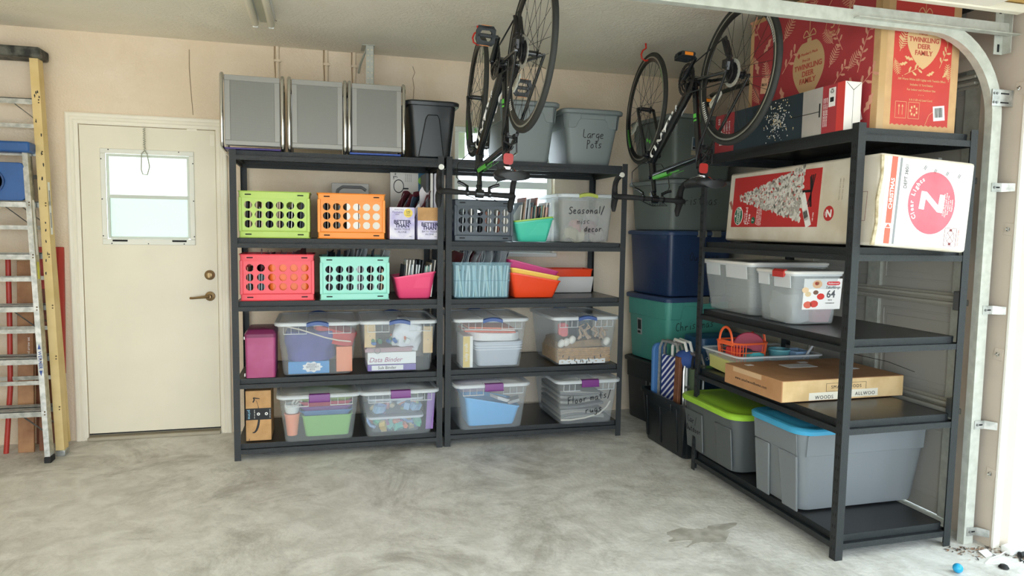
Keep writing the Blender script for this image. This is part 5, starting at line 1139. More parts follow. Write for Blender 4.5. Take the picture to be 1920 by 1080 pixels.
MB().box(-.020, .020, -.085, .085, 0, .0008, fr=t2.sub(.705, .155, .42)).build('price_tag', M_WHITE, tb); barcode(t2, .712, .130, .034, .05, tb, .42, 4); text('14ft tree', .012, t2.sub(.765, .12, PI/2), M_WHITE, tb)
MB().prism(circ(.034, 26), .0008, ts.sub(.872, .135)).build('red_disc', mat('crimson_print', '#c1302f', .55), tb)
zp = [(-.5, .5), (.5, .5), (.5, .28), (-.12, -.28), (.5, -.28), (.5, -.5), (-.5, -.5), (-.5, -.28), (.12, .28), (-.5, .28)]
MB().prism([(x*.034, y*.036) for x, y in zp], .0008, ts.sub(.874, .135, PI/2, .0008)).build('figure_print', M_WHITE, tb, smooth=0)
text('Clear', .009, ts.sub(.850, .135, PI/2, .0008), M_WHITE, tb)
for k in range(2): text('Made in China  Item 0145887', .008, ts.sub(.93+.02*k, .24, PI/2), mat('faint_print', '#b3a592', .7), tb)
pn = MB(); p2 = ts.sub(1.085, .16)
for (a, b, c_, e) in ((-.018, .018, -.06, -.0585), (-.018, .018, .06, .0615), (-.018, -.0165, -.06, .06), (.0165, .018, -.06, .06)): pn.box(a, b, c_, e, 0, .0008, fr=p2)
pn.build('frame_print', mat('brown_red_print', '#7d3c3c', .7), tb)
MB().box(.0, .02, -.0, .05, 0, .001, fr=ts.sub(.045, .17, .6)).build('tear_mark', mat('tear_brown', '#a46a5a', .8), tb)
te = Fr((0, -.0015, 0), (1, 0, 0), (0, 0, 1))
M_COR = mat('coral_red_print', '#ef6a57', .6); M_PNK = mat('pink_red_print', '#ef6f7c', .6, hex2='#ea6572', vscale=8)
MB().box(.050, .077, .012, .075, 0, .0008, fr=te).box(.050, .077, .095, .365, 0, .0008, fr=te).build('stripe_print', M_COR, tb); MB().box(.090, .100, .012, .363, 0, .0008, fr=te).build('grey_stripe', mat('grey_stripe', '#8e9092', .6), tb)
text('CHRISTMAS', .024, te.sub(.0635, .215, PI/2, .0008), M_WHITE, tb, bold=.02); MB().prism([(.052, .078), (.075, .078), (.0635, .093)], .0008, te).build('arrow_print', M_COR, tb)
text('DEPT 360//', .021, te.sub(.125, .290, PI/2), M_INK, tb)
MB().prism(circ(.128, 48, rx=.115), .0008, te.sub(.262, .192)).build('red_disc', M_PNK, tb, smooth=0)
MB().prism([(x*.074, y*.118) for x, y in zp], .0008, te.sub(.262, .197, PI/2-.08, .0008)).build('figure_print', M_WHITE, tb, smooth=0)
for i, ch in enumerate('Clear Lights'):
    a = PI+.60-.145*i; text(ch, .025, te.sub(.262+.098*math.cos(a), .192+.110*math.sin(a), a-PI/2, .0008), M_WHITE, tb, bold=.03)
for k, s_ in enumerate(('Clear lights 7ft pre-lit', 'Flocked tree with stand', 'Easy assembly tree', 'Indoor use', 'Replaceable')): text(s_, .0105, te.sub(.322+.010*k, .19, PI/2, .0008), M_WHITE, tb)
wq = MB(); w0 = te.sub(.372, .060)
for (a, b, c_, e) in ((-.03, .03, -.038, -.0365), (-.03, .03, .0365, .038), (-.03, -.0285, -.038, .038), (.0285, .03, -.038, .038)): wq.box(a, b, c_, e, 0, .0008, fr=w0)
wq.loft([[w0.p(.021*math.cos(a)*k, .026*math.sin(a)*k, .0006) for a in [2*PI*j/20 for j in range(20)]] for k in (.92, 1)], (False, False)); ribbon(wq, [(-.015, -.018), (.015, .018)], [.0015]*2, w0); ribbon(wq, [(-.015, .018), (.015, -.018)], [.0015]*2, w0); wq.box(-.006, .006, .024, .034, 0, .0008, fr=w0); wq.box(-.006, .006, -.034, -.024, 0, .0008, fr=w0)
wq.build('warning_symbol', mat('brown_red_print', '#7d3c3c', .7), tb, smooth=0); text('DO NOT OPEN', .010, te.sub(.412, .060, PI/2), M_COR, tb)
for x, y in ((.21, .335), (.26, .325), (.32, .32), (.38, .315)): MB().box(-.001, .001, -.009, .009, 0, .0008, fr=te.sub(x, y, -.5)).box(.005, .007, -.009, .009, 0, .0008, fr=te.sub(x, y, -.5)).build('tick_mark', M_INK, tb)
MB().tube([(.0, -.004, TH-.01), (.006, -.006, TH*.75), (-.004, -.005, TH*.5), (.004, -.006, TH*.25), (-.004, -.004, .0)], [.008, .006, .007, .006, .009], 6).build('torn_edge', mat('torn_board', '#cfc4a8', .9, hex2='#a89876', vscale=40), tb)
# flat pieces behind and under the tree box
item('cardboard_sheet', 'grey flattened cardboard behind the Christmas tree box', 'cardboard', MB().box(0, .02, 0, .9, 0, .40), mat('grey_board', '#8a8b86', .8), (3.17, -1.75, 1.336), bev=.002)

# clear totes, third deck up
M_REDLATCH = mat('red_latch_plastic', '#c33a35', .4)
def rtote(label, loc, w, d, h, ins, latch=None, lid=True):
    t = thing('storage_tote', label, 'tote', loc, .006)
    tub(w, d, h-.012, ins, .035, .0025, (.008, .014), mr=1).build('body', [M_CLEAR2, M_CLEARRIM], t)
    lf_ = face_fr(w, h, ins, .008, 'left', d); pn = MB()
    pn.box(-d*.40, -d*.12, h*.70, h-.02, 0, .004, fr=lf_).build('side_panel', M_CLEARRIM, t, bev=.002); pn = MB().box(d*.0, d*.40, h*.68, h-.02, 0, .004, fr=lf_); pn.build('side_panel', M_CLEARRIM, t, bev=.002)
    c = d/2; MB().loft([ring(w+.01, d+.01, .05, h-.016, 0, c), ring(w+.012, d+.012, .05, h-.004, 0, c), ring(w, d, .05, h, 0, c), ring(w-.04, d-.04, .04, h-.003, 0, c)], (True, True)).build('lid', mat('white_tote_lid', '#eceae3', .35, clear=.12), t)
    if latch: MB().loft([[(-w/2-.012, y, h-.034), (-w/2-.014, y, h-.006), (-w/2-.002, y, h+.005), (-w/2+.01, y, h+.004), (-w/2-.004, y, h-.03)] for y in (.10-.04, .10+.045)]).build('latch', latch, t, bev=.001)
    return t
M_CLEAR2 = mat('cloudy_clear_plastic', '#cfd3d2', .25, clear=.72)
t = rtote('cloudy clear tote with white lid at the far end of the right shelving', (2.905, -1.13, .949), .50, .49, .287, .03)
t = rtote('clear food-box tote with red latch and printed 64 label', (2.812, -1.465, .949), .300, .315, .262, .018, M_REDLATCH)
ff = face_fr(.300, .262, .018, .008); fl = ff.sub(.025, .150, -.0)
MB().box(-.105, .112, -.075, .075, 0, .001, fr=fl).build('product_label', M_WHITE, t)
q_ = fl.sub(0, 0, 0, .001)
MB().prism(rrect(.075, .018, .009, 3), .0008, q_.sub(.062, .052)).build('red_badge', mat('badge_red', '#d2252e', .5), t); text('Rubbermaid', .0125, q_.sub(.062, .052, 0, .0008), M_WHITE, t); text('TakeAlongs', .018, q_.sub(.060, .032), M_INK, t, shear=.25)
text('64', .050, q_.sub(.052, -.002), mat('grey_numeral', '#55585c', .6), t, bold=.02); text('PIECES', .008, q_.sub(.05, -.030), M_INK, t); text('CONTAINER SET', .007, q_.sub(.05, -.045), M_INK, t)
for x, y, r, c_ in ((-.03, .048, .026, '#d8b08a'), (-.032, .052, .012, '#c8352e'), (-.005, -.012, .020, '#d9382f'), (-.095, .02, .018, '#e8c9a0'), (-.078, .0, .016, '#dfc79b'), (-.04, -.048, .022, '#d6473c'), (-.075, -.052, .022, '#e06a55'), (-.035, .008, .014, '#7c5a48')):
    MB().prism([(x+(r*1.1*math.cos(a) if abs(x) < 1 else 0), y+r*math.sin(a)*.8) for a in [2*PI*k/9+.3 for k in range(9)]], .0006, q_).build('food_print', mat('food_'+c_, c_, .6), t, smooth=0)
item('food_container', 'clear nested food containers inside the 64 label tote', 'container', cloth(.18, .2, .14, seed=90, amp=.015), mat('hazy_container', '#dfe3e4', .2, clear=.5), (2.80, -1.30, .957))
item('food_container', 'pink lidded container at the foot of the 64 label tote', 'container', MB().loft([ring(.10, .12, .02, 0), ring(.12, .14, .02, .075)]), mat('rosy_container', '#d8929c', .4, clear=.2), (2.87, -1.36, .957))

# shallow clear tray with toys, orange basket, brown parcel
tt = thing('tray_tote', 'shallow clear tote with toys behind the flat cardboard box', 'tote', (2.94, -1.045, .602), .006); tub(.555, .395, .118, .03, .03, .0025, (.010, .010), mr=1).build('body', [M_CLEAR2, M_CLEARRIM], tt)
M_ORB = mat('orange_basket_plastic', '#f4693a', .4)
ba = thing('basket', 'orange open-grid basket with looped handles holding toys', 'basket', (2.80, -.865, .612), .1)
def bring(z, s): return [(x*s, y*s, z) for x, y in rrect(.225, .215, .055, 5)]
MB().tube(bring(.165, 1), .006, 6, closed=True).build('rim', M_ORB, ba); 
for z, s in ((.005, .86), (.06, .90), (.115, .95)): MB().tube(bring(z, s), .0028, 5, closed=True).build('grid_ring', M_ORB, ba)
rr = bring(0, 1)
for k in range(0, 24): a = rr[k]; MB().tube([(a[0]*.86, a[1]*.86, .005), (a[0], a[1], .165)], .0026, 5).build('grid_rib', M_ORB, ba)
for sx in (-1, 1):
    MB().tube([(sx*.112+.0*sx, .055*math.cos(a), .165+.085*math.sin(a)) for a in [PI*k/12 for k in range(13)]], .008, 8, flat=.6).build('handle', M_ORB, ba)
    MB().box(*sorted((sx*.108, sx*.116)), -.064, .064, .150, .176).build('handle_root', M_ORB, ba, bev=.003)
item('toy_disc', 'dark pink round disc standing in the orange basket', 'toy', MB().lathe([(.02, 0), (.085, .004), (.09, .012), (.085, .016), (.02, .012)], 28, (0, 0, 0), (-.5, -.8, .25)), mat('raspberry_plastic', '#b5304f', .4), (2.85, -.86, .735))
item('yarn_ball', 'turquoise knotted ball in the orange basket', 'ball', cloth(.10, .09, .08, seed=93, amp=.018), mat('turquoise_cloth', '#52b9bf', .8), (2.825, -.945, .63)); item('toy_shovel', 'dark toy piece in the orange basket', 'toy', MB().ball((0, 0, 0), .04, 12, (1.2, .8, .6)), mat('slate_toy', '#3c4350', .5), (2.80, -.90, .72))
item('toy', 'red toy block leaning at the left in the orange basket', 'toy', MB().box(-.02, .02, -.05, .05, 0, .12), mat('toy_red', '#d63c40', .5), (2.745, -.87, .625), (0, .1, .3), bev=.006)
bk = thing('toy_bucket', 'pale turquoise toy bucket at the right end of the shallow tote', 'bucket', (3.035, -.88, .612)); MB().lathe([(.042, 0), (.058, .105), (.062, .108), (.062, .118), (.056, .118), (.040, .005)], 24).build('body', mat('turquoise_plastic', '#6fb9c4', .4), bk)
bk = thing('toy_bin', 'pale blue rectangular bin at the far right of the shallow tote', 'bin', (3.125, -.98, .612)); tub(.10, .12, .115, .006, .01, .002, (.004, .005)).build('body', mat('powder_blue_plastic', '#93b4d6', .4), bk)
item('toy_shovel', 'grey white paddle slanting between the buckets', 'toy', MB().box(-.006, .006, -.004, .004, 0, .18), mat('pale_grey_toy', '#c9d0d6', .4), (3.055, -1.0, .62), (0, .65, 0), bev=.002); item('toy_disc', 'faint yellow green bag in the left end of shallow tote', 'bag', cloth(.10, .24, .075, seed=95), mat('yellow_green_bag', '#c9c77c', .6), (2.73, -.82, .608)); item('toy', 'pinkish toy bag under the orange basket', 'bag', cloth(.13, .12, .06, seed=96), mat('pink_bag', '#dd8f82', .6), (2.90, -.98, .608))
cb = thing('flat_box', 'flat cardboard box lettered Smallwoods lying on the second deck', 'box', (2.560, -1.555, .602), math.radians(.8)); CW, CD, CH = .70, .465, .102
MB().box(0, CW, 0, CD, 0, CH).build('carton', mat('brown_cardboard', '#b98a60', .8, hex2='#ad7f56', vscale=8), cb, bev=.003)
MB().box(.004, CW-.004, -.0012, .001, .003, CH-.003).build('end_flap', mat('light_cardboard', '#dcbd8c', .8, hex2='#d0b07e', vscale=12), cb)
cf = Fr((0, -.0012, 0), (1, 0, 0), (0, 0, 1)); cs_ = Fr((0, CD, 0), (0, -1, 0), (0, 0, 1)); ctp = Fr((0, 0, CH), (1, 0, 0), (0, 1, 0))
fq = MB()
for (a, b, c_, e) in ((.245, .475, .042, .0435), (.245, .475, .080, .0815), (.245, .2465, .042, .0815), (.4735, .475, .042, .0815)): fq.box(a, b, c_, e, 0, .0006, fr=cf)
fq.build('frame_print', M_INK, cb); text('SMALLWOODS', .022, cf.sub(.36, .062), M_INK, cb, spacing=1.25)
MB().box(.150, .335, .004, .040, 0, .0008, fr=cf).box(.375, .545, .010, .046, 0, .0008, fr=cf).build('branded_tape', mat('cream_tape', '#e6e0cf', .4), cb); text('WOODS', .024, cf.sub(.235, .016, 0, .0008), M_INK, cb, spacing=1.2); text('ALLWOO', .024, cf.sub(.47, .024, 0, .0008), M_INK, cb, spacing=1.2)
text('www.smallwoodhome.com', .020, cs_.sub(.225, .046), M_INK, cb, spacing=1.2); MB().box(.075, .31, .075, .099, 0, .0008, fr=cs_).build('tape_strip', mat('pale_tape', '#cfae88', .4), cb)
for (a, b, c_, e) in ((.07, .11, .37, .40), (.25, .42, .27, .36), (.40, .45, .38, .41), (.55, .60, .18, .21)): MB().box(a, b, c_, e, 0, .0008, fr=ctp).build('shipping_label', M_WHITE, cb)
item('loose_cord', 'thin dark string hanging behind the flat cardboard box', 'cord', MB().tube([(3.15, -.95, .80), (3.18, -1.2, .765), (3.2, -1.5, .765), (3.205, -1.66, .745)], .0015, 4), M_INK)

# bottom deck totes
M_GT3 = mat('smoky_grey_plastic', '#8b9195', .35, clear=.34); M_GT4 = mat('graphite_plastic', '#565b5c', .4)
t, f = big_tote('graphite tote with lime green lid lettered Car/Outdoor on the bottom deck', (2.845, -1.175, .103), 0, .56, .60, .335, .032, M_GT4, mat('lime_lid_plastic', '#9ccb3c', .35), lidh=.032, band=False, ribs=False, r=.06, lid_r=.09)
lf = Fr((-(.54)/2+.032+.010, .30, 0), (0, -1, 0), (-.032, 0, .315)); 
MB().prism([(-.235, .02), (-.06, .02), (-.045, .25), (-.235, .25)], .010, lf).build('side_panel', M_GT4, t, bev=.005); MB().prism([(.10, .02), (.235, .02), (.245, .25), (.085, .25)], .010, lf).build('side_panel', M_GT4, t, bev=.005)
hand('Car/', .045, lf.sub(-.155, .19, 0, .0105), M_INK, t, .0020); hand('Outdoor', .038, lf.sub(-.145, .135, 0, .0105), M_INK, t, .0022)
t, f = big_tote('smoky grey tote with bright blue lid at the near end of the bottom deck', (2.957, -1.685, .103), 0, .765, .43, .405, .034, M_GT3, mat('bright_blue_lid_plastic', '#3f9cc4', .35), lidh=.03, band=True, arch=False, r=.05, lid_r=.08)
lf = Fr((-(.745)/2+.034+.010, .215, 0), (0, -1, 0), (-.034, 0, .385))
MB().prism([(-.155, .0), (-.055, .0), (-.04, .27), (-.155, .27)], .012, lf).build('side_panel', M_GT3, t, bev=.006); MB().prism([(.045, .0), (.155, .0), (.165, .27), (.03, .27)], .012, lf).build('side_panel', M_GT3, t, bev=.006)
item('plastic_bag', 'crumpled grey plastic bag seen inside the smoky grey tote', 'bag', cloth(.34, .22, .19, seed=97, amp=.03), mat('grey_film', '#7f8a90', .2, clear=.1), (3.0, -1.47, .125)); item('plastic_bag', 'pale green bag on top inside the smoky grey tote', 'bag', cloth(.14, .12, .07, seed=98, amp=.02), mat('pale_green_film', '#9fb58d', .3), (2.93, -1.52, .33))
item('cardboard_sheet', 'slate blue cardboard at right inside the smoky grey tote', 'cardboard', MB().box(-.05, .05, 0, .2, 0, .25), mat('slate_blue_card', '#6b7c95', .7), (3.13, -1.585, .115), bev=.002)

# ------------------------------------------------------------------ bicycles hung upside down from ceiling hooks
M_FRM = mat('gloss_black_frame', '#14171a', .22, 0, .6, coat=.4); M_GRN = mat('green_decal', '#5fc24a', .4); M_TAPE = mat('bar_tape', '#1c1c1d', .75); M_TYRE = mat('tyre_rubber', '#2b2c2a', .75)
M_RIM = mat('black_rim', '#1a1b1c', .3); M_RIMS = mat('silver_brake_track', '#b4b2a8', .3, .7); M_SPOKE = mat('dark_spoke', '#3c3b38', .4, .6); M_GEAR = mat('dark_gear_steel', '#39393a', .35, .7)
spoke_cache = {}
def wheel(name, parent, x, R_=.343, steer=0, rear=False):
    w_ = tag(MB().tube([((R_-.013)*math.cos(a), 0, (R_-.013)*math.sin(a)) for a in [2*PI*k/64 for k in range(64)]], .0135, 10, closed=True).build('wheel', M_TYRE, parent, (x, 0, 0), (0, 0, steer), smooth=60))
    rim = MB(); ri = R_-.024; n = 64; L_ = []
    for k in range(n):
        a = 2*PI*k/n; c, s = math.cos(a), math.sin(a)
        L_.append([V((r*c, y, r*s)) for r, y in ((ri, .010), (ri-.010, .0105), (ri-.030, .004), (ri-.032, 0), (ri-.030, -.004), (ri-.010, -.0105), (ri, -.010))])
    rim.loft(L_, closed=True); rim.build('rim', M_RIM, w_, smooth=50)
    bt = MB()
    for q in (-1, 1):
        bt.loft([[V((r*math.cos(a), q*y, r*math.sin(a))) for r, y in ((ri-.001, .0104), (ri-.009, .0112), (ri-.009, .0106), (ri-.001, .0100))] for a in [2*PI*k/n for k in range(n)]], closed=True)
    bt.build('brake_track', M_RIMS, w_)
    dc = MB()
    for a0, a1 in ((.3, .8), (3.4, 3.9)):
        for k in range(12):
            a = a0+(a1-a0)*k/12
            for q in (-1, 1): dc.loft([[V((r*math.cos(b), q*y, r*math.sin(b))) for r, y in ((ri-.012, .0112), (ri-.024, .0070), (ri-.024, .0062), (ri-.012, .0100))] for b in (a, a+.018)])
    dc.build('rim_decal', M_GRN if not rear else M_WHITE, w_, smooth=0)
    hb = MB().lathe([(.006, -.058), (.006, -.05), (.010, -.048), (.010, -.036), (.023, -.034), (.023, -.031), (.013, -.026), (.013, .026), (.023, .031), (.023, .034), (.010, .036), (.010, .048), (.006, .05), (.006, .058)], 16, (0, 0, 0), (0, 1, 0)); hb.build('hub', M_FRM, w_)
    key = 'spoke'
    if key not in spoke_cache: spoke_cache[key] = MB().cyl((0, 0, 0), (0, 0, 1), .0011, 5).mesh('spoke', M_SPOKE)
    nS = 28
    for k in range(nS):
        q = 1 if k % 2 else -1; a = 2*PI*k/nS; off = .95*(1 if (k//2) % 2 else -1)
        p0 = V((.021*math.cos(a+off), q*.032, .021*math.sin(a+off))); p1 = V(((ri-.031)*math.cos(a), 0, (ri-.031)*math.sin(a)))
        o = bpy.data.objects.new('spoke', spoke_cache[key]); COL.objects.link(o); o.parent = w_; dv = p1-p0
        o.location = p0; o.rotation_mode = 'QUATERNION'; o.rotation_quaternion = V((0, 0, 1)).rotation_difference(dv.normalized()); o.scale = (1, 1, dv.length)
    if rear:
        cs = MB()
        for k, r in enumerate((.024, .029, .034, .040, .046, .051)):
            y = -.052+.0042*k; pts = []
            for j in range(36): rr_ = r*(1 if j % 2 else .94); pts.append((rr_*math.cos(2*PI*j/36), rr_*math.sin(2*PI*j/36)))
            cs.loft([[(px, y, pz) for px, pz in pts], [(px, y+.002, pz) for px, pz in pts]])
        cs.build('cassette', M_GEAR, w_)
        MB().lathe([(.03, 0), (.068, .001), (.068, .003), (.03, .003)], 32, (0, -.029, 0), (0, 1, 0)).build('spoke_guard', mat('clear_disc', '#c9c9c0', .3, clear=.45), w_)
    MB().loft([[V(((.20+.055*t_*s)*math.cos(b), y, (.20+.055*t_*s)*math.sin(b))) for t_, b in ((-1, .42), (-1, .53), (0, .58), (1, .53), (1, .42), (0, .37))] for s, y in ((1, -.006), (1, .002))]).build('spoke_reflector', mat('clear_reflector', '#c9cbc0', .25), w_)
    return w_
def bicycle(label, loc, rot, wb=1.05, steer=0, text_col=M_WHITE, flatpedal=False):
    t = thing('bicycle', label, 'bicycle', loc, rot)
    BB = V((.415, 0, -.050)); HL = V((.870, 0, .335)); HT = V((.833, 0, .445)); SC = V((.295, 0, .400)); ST = V((.268, 0, .475)); FH = V((wb, 0, 0))
    fm = MB().tube([BB, HL.lerp(HT, .12)], [.024, .022], 14, flat=1.15).tube([BB, SC], .0165, 12).tube([SC.lerp(BB, .06), HL.lerp(HT, .88)], .0175, 12)
    fm.cyl(HL, HT, .022, 14).lathe([(.026, -.045), (.026, .045)], 16, BB, (0, 1, 0)).lathe([(.027, 0), (.027, .012)], 14, HL, HT-HL).lathe([(.027, -.012), (.027, 0)], 14, HT, HT-HL)
    for q in (-1, 1):
        fm.tube([BB+V((-.03, q*.020, .0)), BB+V((-.12, q*.038, .02)), V((.02, q*.062, -.004)), V((-.005, q*.064, 0))], [.011, .010, .008, .008], 8)
        fm.tube([SC+V((0, q*.012, -.01)), SC+V((-.05, q*.034, -.08)), V((.01, q*.062, .02)), V((-.004, q*.064, 0))], [.008, .008, .007, .007], 8)
    fm.tube([BB+V((-.09, -.032, .015)), BB+V((-.09, .032, .015))], .008, 8).tube([SC+V((-.045, -.03, -.07)), SC+V((-.045, .03, -.07))], .007, 8)
    fm.build('frame', M_FRM, t, smooth=50)
    e1 = (HL-BB).normalized(); e2 = V((-e1.z, 0, e1.x))
    for q in (-1, 1):
        nn = V((0, q, 0)); d1 = e1 if q < 0 else -e1; mid = BB.lerp(HL, .60); r = .0238
        def wr(x, y, z, d1=d1, nn=nn, mid=mid, r=r, sh=(.25 if q < 0 else 0)): return mid+d1*x+(e2*math.sin(y/r+sh)+nn*math.cos(y/r+sh))*(r*1.17+.0012+max(z, 0))
        text('VILANO', .068, None, text_col, t, bold=.035, spacing=1.1, wrap=wr, xs=1.5, shear=.15)
        def band(A, B, u0, u1, r, lo=-.9, hi=.9):
            g_ = MB()
            d = (B-A); ux = d.normalized(); up_ = V((-ux.z, 0, ux.x)); R0 = []
            for u in (u0, u1): R0.append([A+d*u+(up_*math.sin(a)+nn*math.cos(a))*rr_ for rr_, aa in ((r+.0012, 0), (r+.0004, 1)) for a in ([lo+(hi-lo)*k/5 for k in range(6)] if aa == 0 else [hi-(hi-lo)*k/5 for k in range(6)])])
            g_.loft(R0); g_.build('green_stripe', M_GRN, t, smooth=50)
        band(SC, HT, .62, .95, .0176, -.2, 1.0); band(BB, SC, .42, .47, .0168); band(BB, SC, .49, .51, .0168); band(HL, FH, .34, .40, .011)
        band(SC, HT, .35, .55, .0176, .5, .8)
    w_ = wheel('wheel', t, 0, rear=True)
    CR = HL+V((.008, 0, -.025)); cs_, sn = math.cos(steer), math.sin(steer)
    def ro(v): v = V(v)-HL; return HL+V((v.x*cs_-v.y*sn, v.x*sn+v.y*cs_, v.z))
    fo = MB().tube([HL, ro(CR)], .020, 12).tube([ro(CR+V((0, -.05, -.005))), ro(CR+V((0, .05, -.005)))], .015, 10)
    for q in (-1, 1): fo.tube([ro(CR+V((0, q*.045, 0))), ro(CR+V((.03, q*.052, -.10))), ro(FH+V((-.045, q*.053, .07))), ro(FH+V((0, q*.053, 0)))], [.014, .013, .009, .008], 10)
    fo.build('fork', M_FRM, t, smooth=50)
    fw = wheel('wheel', t, 0, steer=steer); fw.location = ro(FH)
    # cockpit
    CL = V((.795, 0, .574)); SB = HT+(HT-HL).normalized()*.045
    MB().tube([HT, SB+(HT-HL).normalized()*.045], .0145, 12).tube([SB+V((0, 0, .04)), CL+V((-.005, 0, 0))], [.017, .016], 12).lathe([(.024, -.022), (.024, .022)], 14, CL, (0, 1, 0)).build('stem', M_FRM, t, smooth=50)
    CL = CL+V((0, 0, 0)); hb = MB()
    def bp(q): return [(0, 0, 0), (0, q*.10, 0), (0, q*.17, 0), (.012, q*.195, 0), (.045, q*.205, -.002), (.080, q*.208, -.006), (.098, q*.21, -.030), (.100, q*.212, -.065), (.088, q*.213, -.088), (.060, q*.214, -.108), (.02, q*.215, -.118), (-.03, q*.216, -.124)]
    hb.tube([ro(CL+V(p)) for p in reversed(bp(1))] + [ro(CL+V(p)) for p in bp(-1)[1:]], [.0165]*10+[.0145, .0135, .0145]+[.0165]*10, 10)
    hbo = hb.build('handlebar', M_TAPE, t, smooth=60)
    for q in (-1, 1):
        p = V(bp(q)[-1]); MB().cyl(ro(CL+p+V((-.008, 0, -.001))), ro(CL+p+V((.004, 0, 0))), .0155, 12).build('bar_end_cap', M_CHROME, hbo)
        bl = MB().tube([ro(CL+V((.075, q*.208, .0))), ro(CL+V((.10, q*.208, .020))), ro(CL+V((.115, q*.206, .055))), ro(CL+V((.110, q*.205, .085)))], [.018, .020, .018, .010], 10)
        bl.tube([ro(CL+V((.118, q*.207, .04))), ro(CL+V((.140, q*.208, .0))), ro(CL+V((.138, q*.210, -.05))), ro(CL+V((.120, q*.212, -.10)))], [.006, .008, .008, .006], 8, flat=.6)
        bl.build('brake_hood', M_TAPE, t, smooth=60)
        MB().tube([ro(CL+V((.012, q*.062, -.012))), ro(CL+V((.020, q*.062, -.035))), ro(CL+V((.02, q*.09, -.05))), ro(CL+V((.018, q*.118, -.058)))], [.010, .010, .009, .008], 8, flat=.6).lathe([(.018, -.006), (.018, .006)], 12, ro(CL+V((0, q*.062, 0))), (0, 1, 0)).build('auxiliary_brake_lever', M_FRM, t, smooth=60)
        MB().tube([ro(CL+V((.015, q*.09, -.05))), ro(CL+V((.06, q*.12, -.085))), ro(CL+V((.085, q*.115, -.16))), ro(CL+V((.07, q*.06, -.22))), ro(HL+V((.03, q*.02, .02)))], .0026, 6).build('brake_cable', M_FRM, t)
    MB().tube([ro(CL+V((.02, .07, .015))), ro(CL+V((.07, .12, .03))), ro(CL+V((.09, .03, .035))), ro(CL+V((.05, -.06, .01)))], .0024, 6).build('shift_cable', M_FRM, t)
    # seat
    MB().tube([SC, ST], .0135, 12).lathe([(.019, 0), (.019, .03)], 12, SC+V((0, 0, .0)), ST-SC).build('seat_post', M_FRM, t)
    MB().tube([SC+V((0, 0, .012)), SC+V((0, .03, .012)), SC+V((-.02, .034, .012)), SC+V((-.06, .036, .004))], [.006, .006, .006, .007], 8, flat=.5).build('quick_release', M_CHROME, t)
    MB().box(-.02, .02, -.018, .018, -.012, .012).build('saddle_clamp', M_CHROME, t, tuple(ST+V((0, 0, .004))), bev=.004)
    rl = MB()
    for q in (-1, 1): rl.tube([ST+V((-.11, q*.028, .035)), ST+V((-.05, q*.022, .006)), ST+V((.05, q*.02, .006)), ST+V((.13, q*.008, .03))], .0035, 6)
    rl.build('saddle_rail', M_CHROME, t)
    sd = MB(); rg = []
    for u in [k/12 for k in range(13)]:
        x = -.14+.285*u; hw = .070*(1-u**1.3)**.9+.020 if u < .98 else .012
        if u == 0: hw = .055
        zz = ST.z+.040+.008*math.sin(PI*u)*-1+.006*(1-u); th = .050*(1-.35*u)
        rg.append([(ST.x+x, hw*math.cos(a), zz+(th*.5*math.sin(a) if math.sin(a) > 0 else th*.9*math.sin(a)*(.35+.65*abs(math.cos(a)))) ) for a in [2*PI*k/16 for k in range(16)]])
    sd.loft(rg); sd.build('saddle', mat('saddle_vinyl', '#1b1d1f', .5), t, smooth=60)
    MB().loft([[ (x, y*s, z) for y, z in rrect(.048, .052, .012, 3)] for x, s in ((-.008, 1), (0, 1), (.006, .8))]).build('rear_reflector', mat('red_reflector', '#b01c10', .3), t, tuple(SC+V((-.045, 0, .035))), smooth=40)
    MB().tube([SC+V((-.012, 0, .04)), SC+V((-.045, 0, .035))], .007, 8).build('reflector_bracket', M_FRM, t)
    # drivetrain on the right-hand side (local -y)
    for r, y in ((.088, -.052), (.068, -.046), (.052, -.040)):
        n = 60; c = MB(); A_ = [[V((BB.x+rr_*(1 if j % 2 or rr_ < r else .965)*math.cos(2*PI*j/n), yy, BB.z+rr_*(1 if j % 2 or rr_ < r else .965)*math.sin(2*PI*j/n))) for j in range(n)] for rr_, yy in ((r, y), (r-.016, y), (r-.016, y+.003), (r, y+.003))]
        c.loft(A_, closed=True)
        for k in range(5): a = 2*PI*k/5; c.box(-.006, .006, .02, r-.012, 0, .003, fr=Fr((BB.x, y+.003, BB.z), (math.cos(a), 0, math.sin(a)), (-math.sin(a), 0, math.cos(a))))
        c.build('chainring', M_GEAR, t, smooth=30)
    for q, dx, dz, nm in ((-1, -.130, -.080, 'r'), (1, .130, .080, 'l')):
        y = q*.066; pe = BB+V((dx, 0, dz))
        MB().tube([V((BB.x, y, BB.z)), V((pe.x, y+q*.010, pe.z))], [.015, .011], 10, flat=.6).lathe([(.014, -.004), (.014, .008)], 12, (BB.x, y, BB.z), (0, q, 0)).build('crank_arm', M_FRM, t, smooth=50)
        pd = MB(); f_ = Fr((pe.x, y+q*.070, pe.z), (0, q, 0), (.25, 0, 1) if flatpedal else (1, 0, .12))
        out_ = [(-.045, -.030), (-.03, -.045), (.035, -.040), (.046, -.02), (.046, .02), (.035, .040), (-.03, .045), (-.045, .030)]
        n = len(out_); inn = [(x*.62, y_*.55) for x, y_ in out_]
        for t0, t1 in ((-.012, -.007), (.007, .012)): pd.loft([[f_.p(x, y_, t0) for x, y_ in out_], [f_.p(x, y_, t1) for x, y_ in out_], [f_.p(x, y_, t1) for x, y_ in inn], [f_.p(x, y_, t0) for x, y_ in inn]], closed=True); pd.box(-.04, .04, -.006, .006, t0, t1, fr=f_)
        pd.cyl(f_.p(-.06, 0, 0), f_.p(.045, 0, 0), .009).box(-.035, .038, .032, .043, -.012, .012, fr=f_).box(-.035, .038, -.043, -.032, -.012, .012, fr=f_)
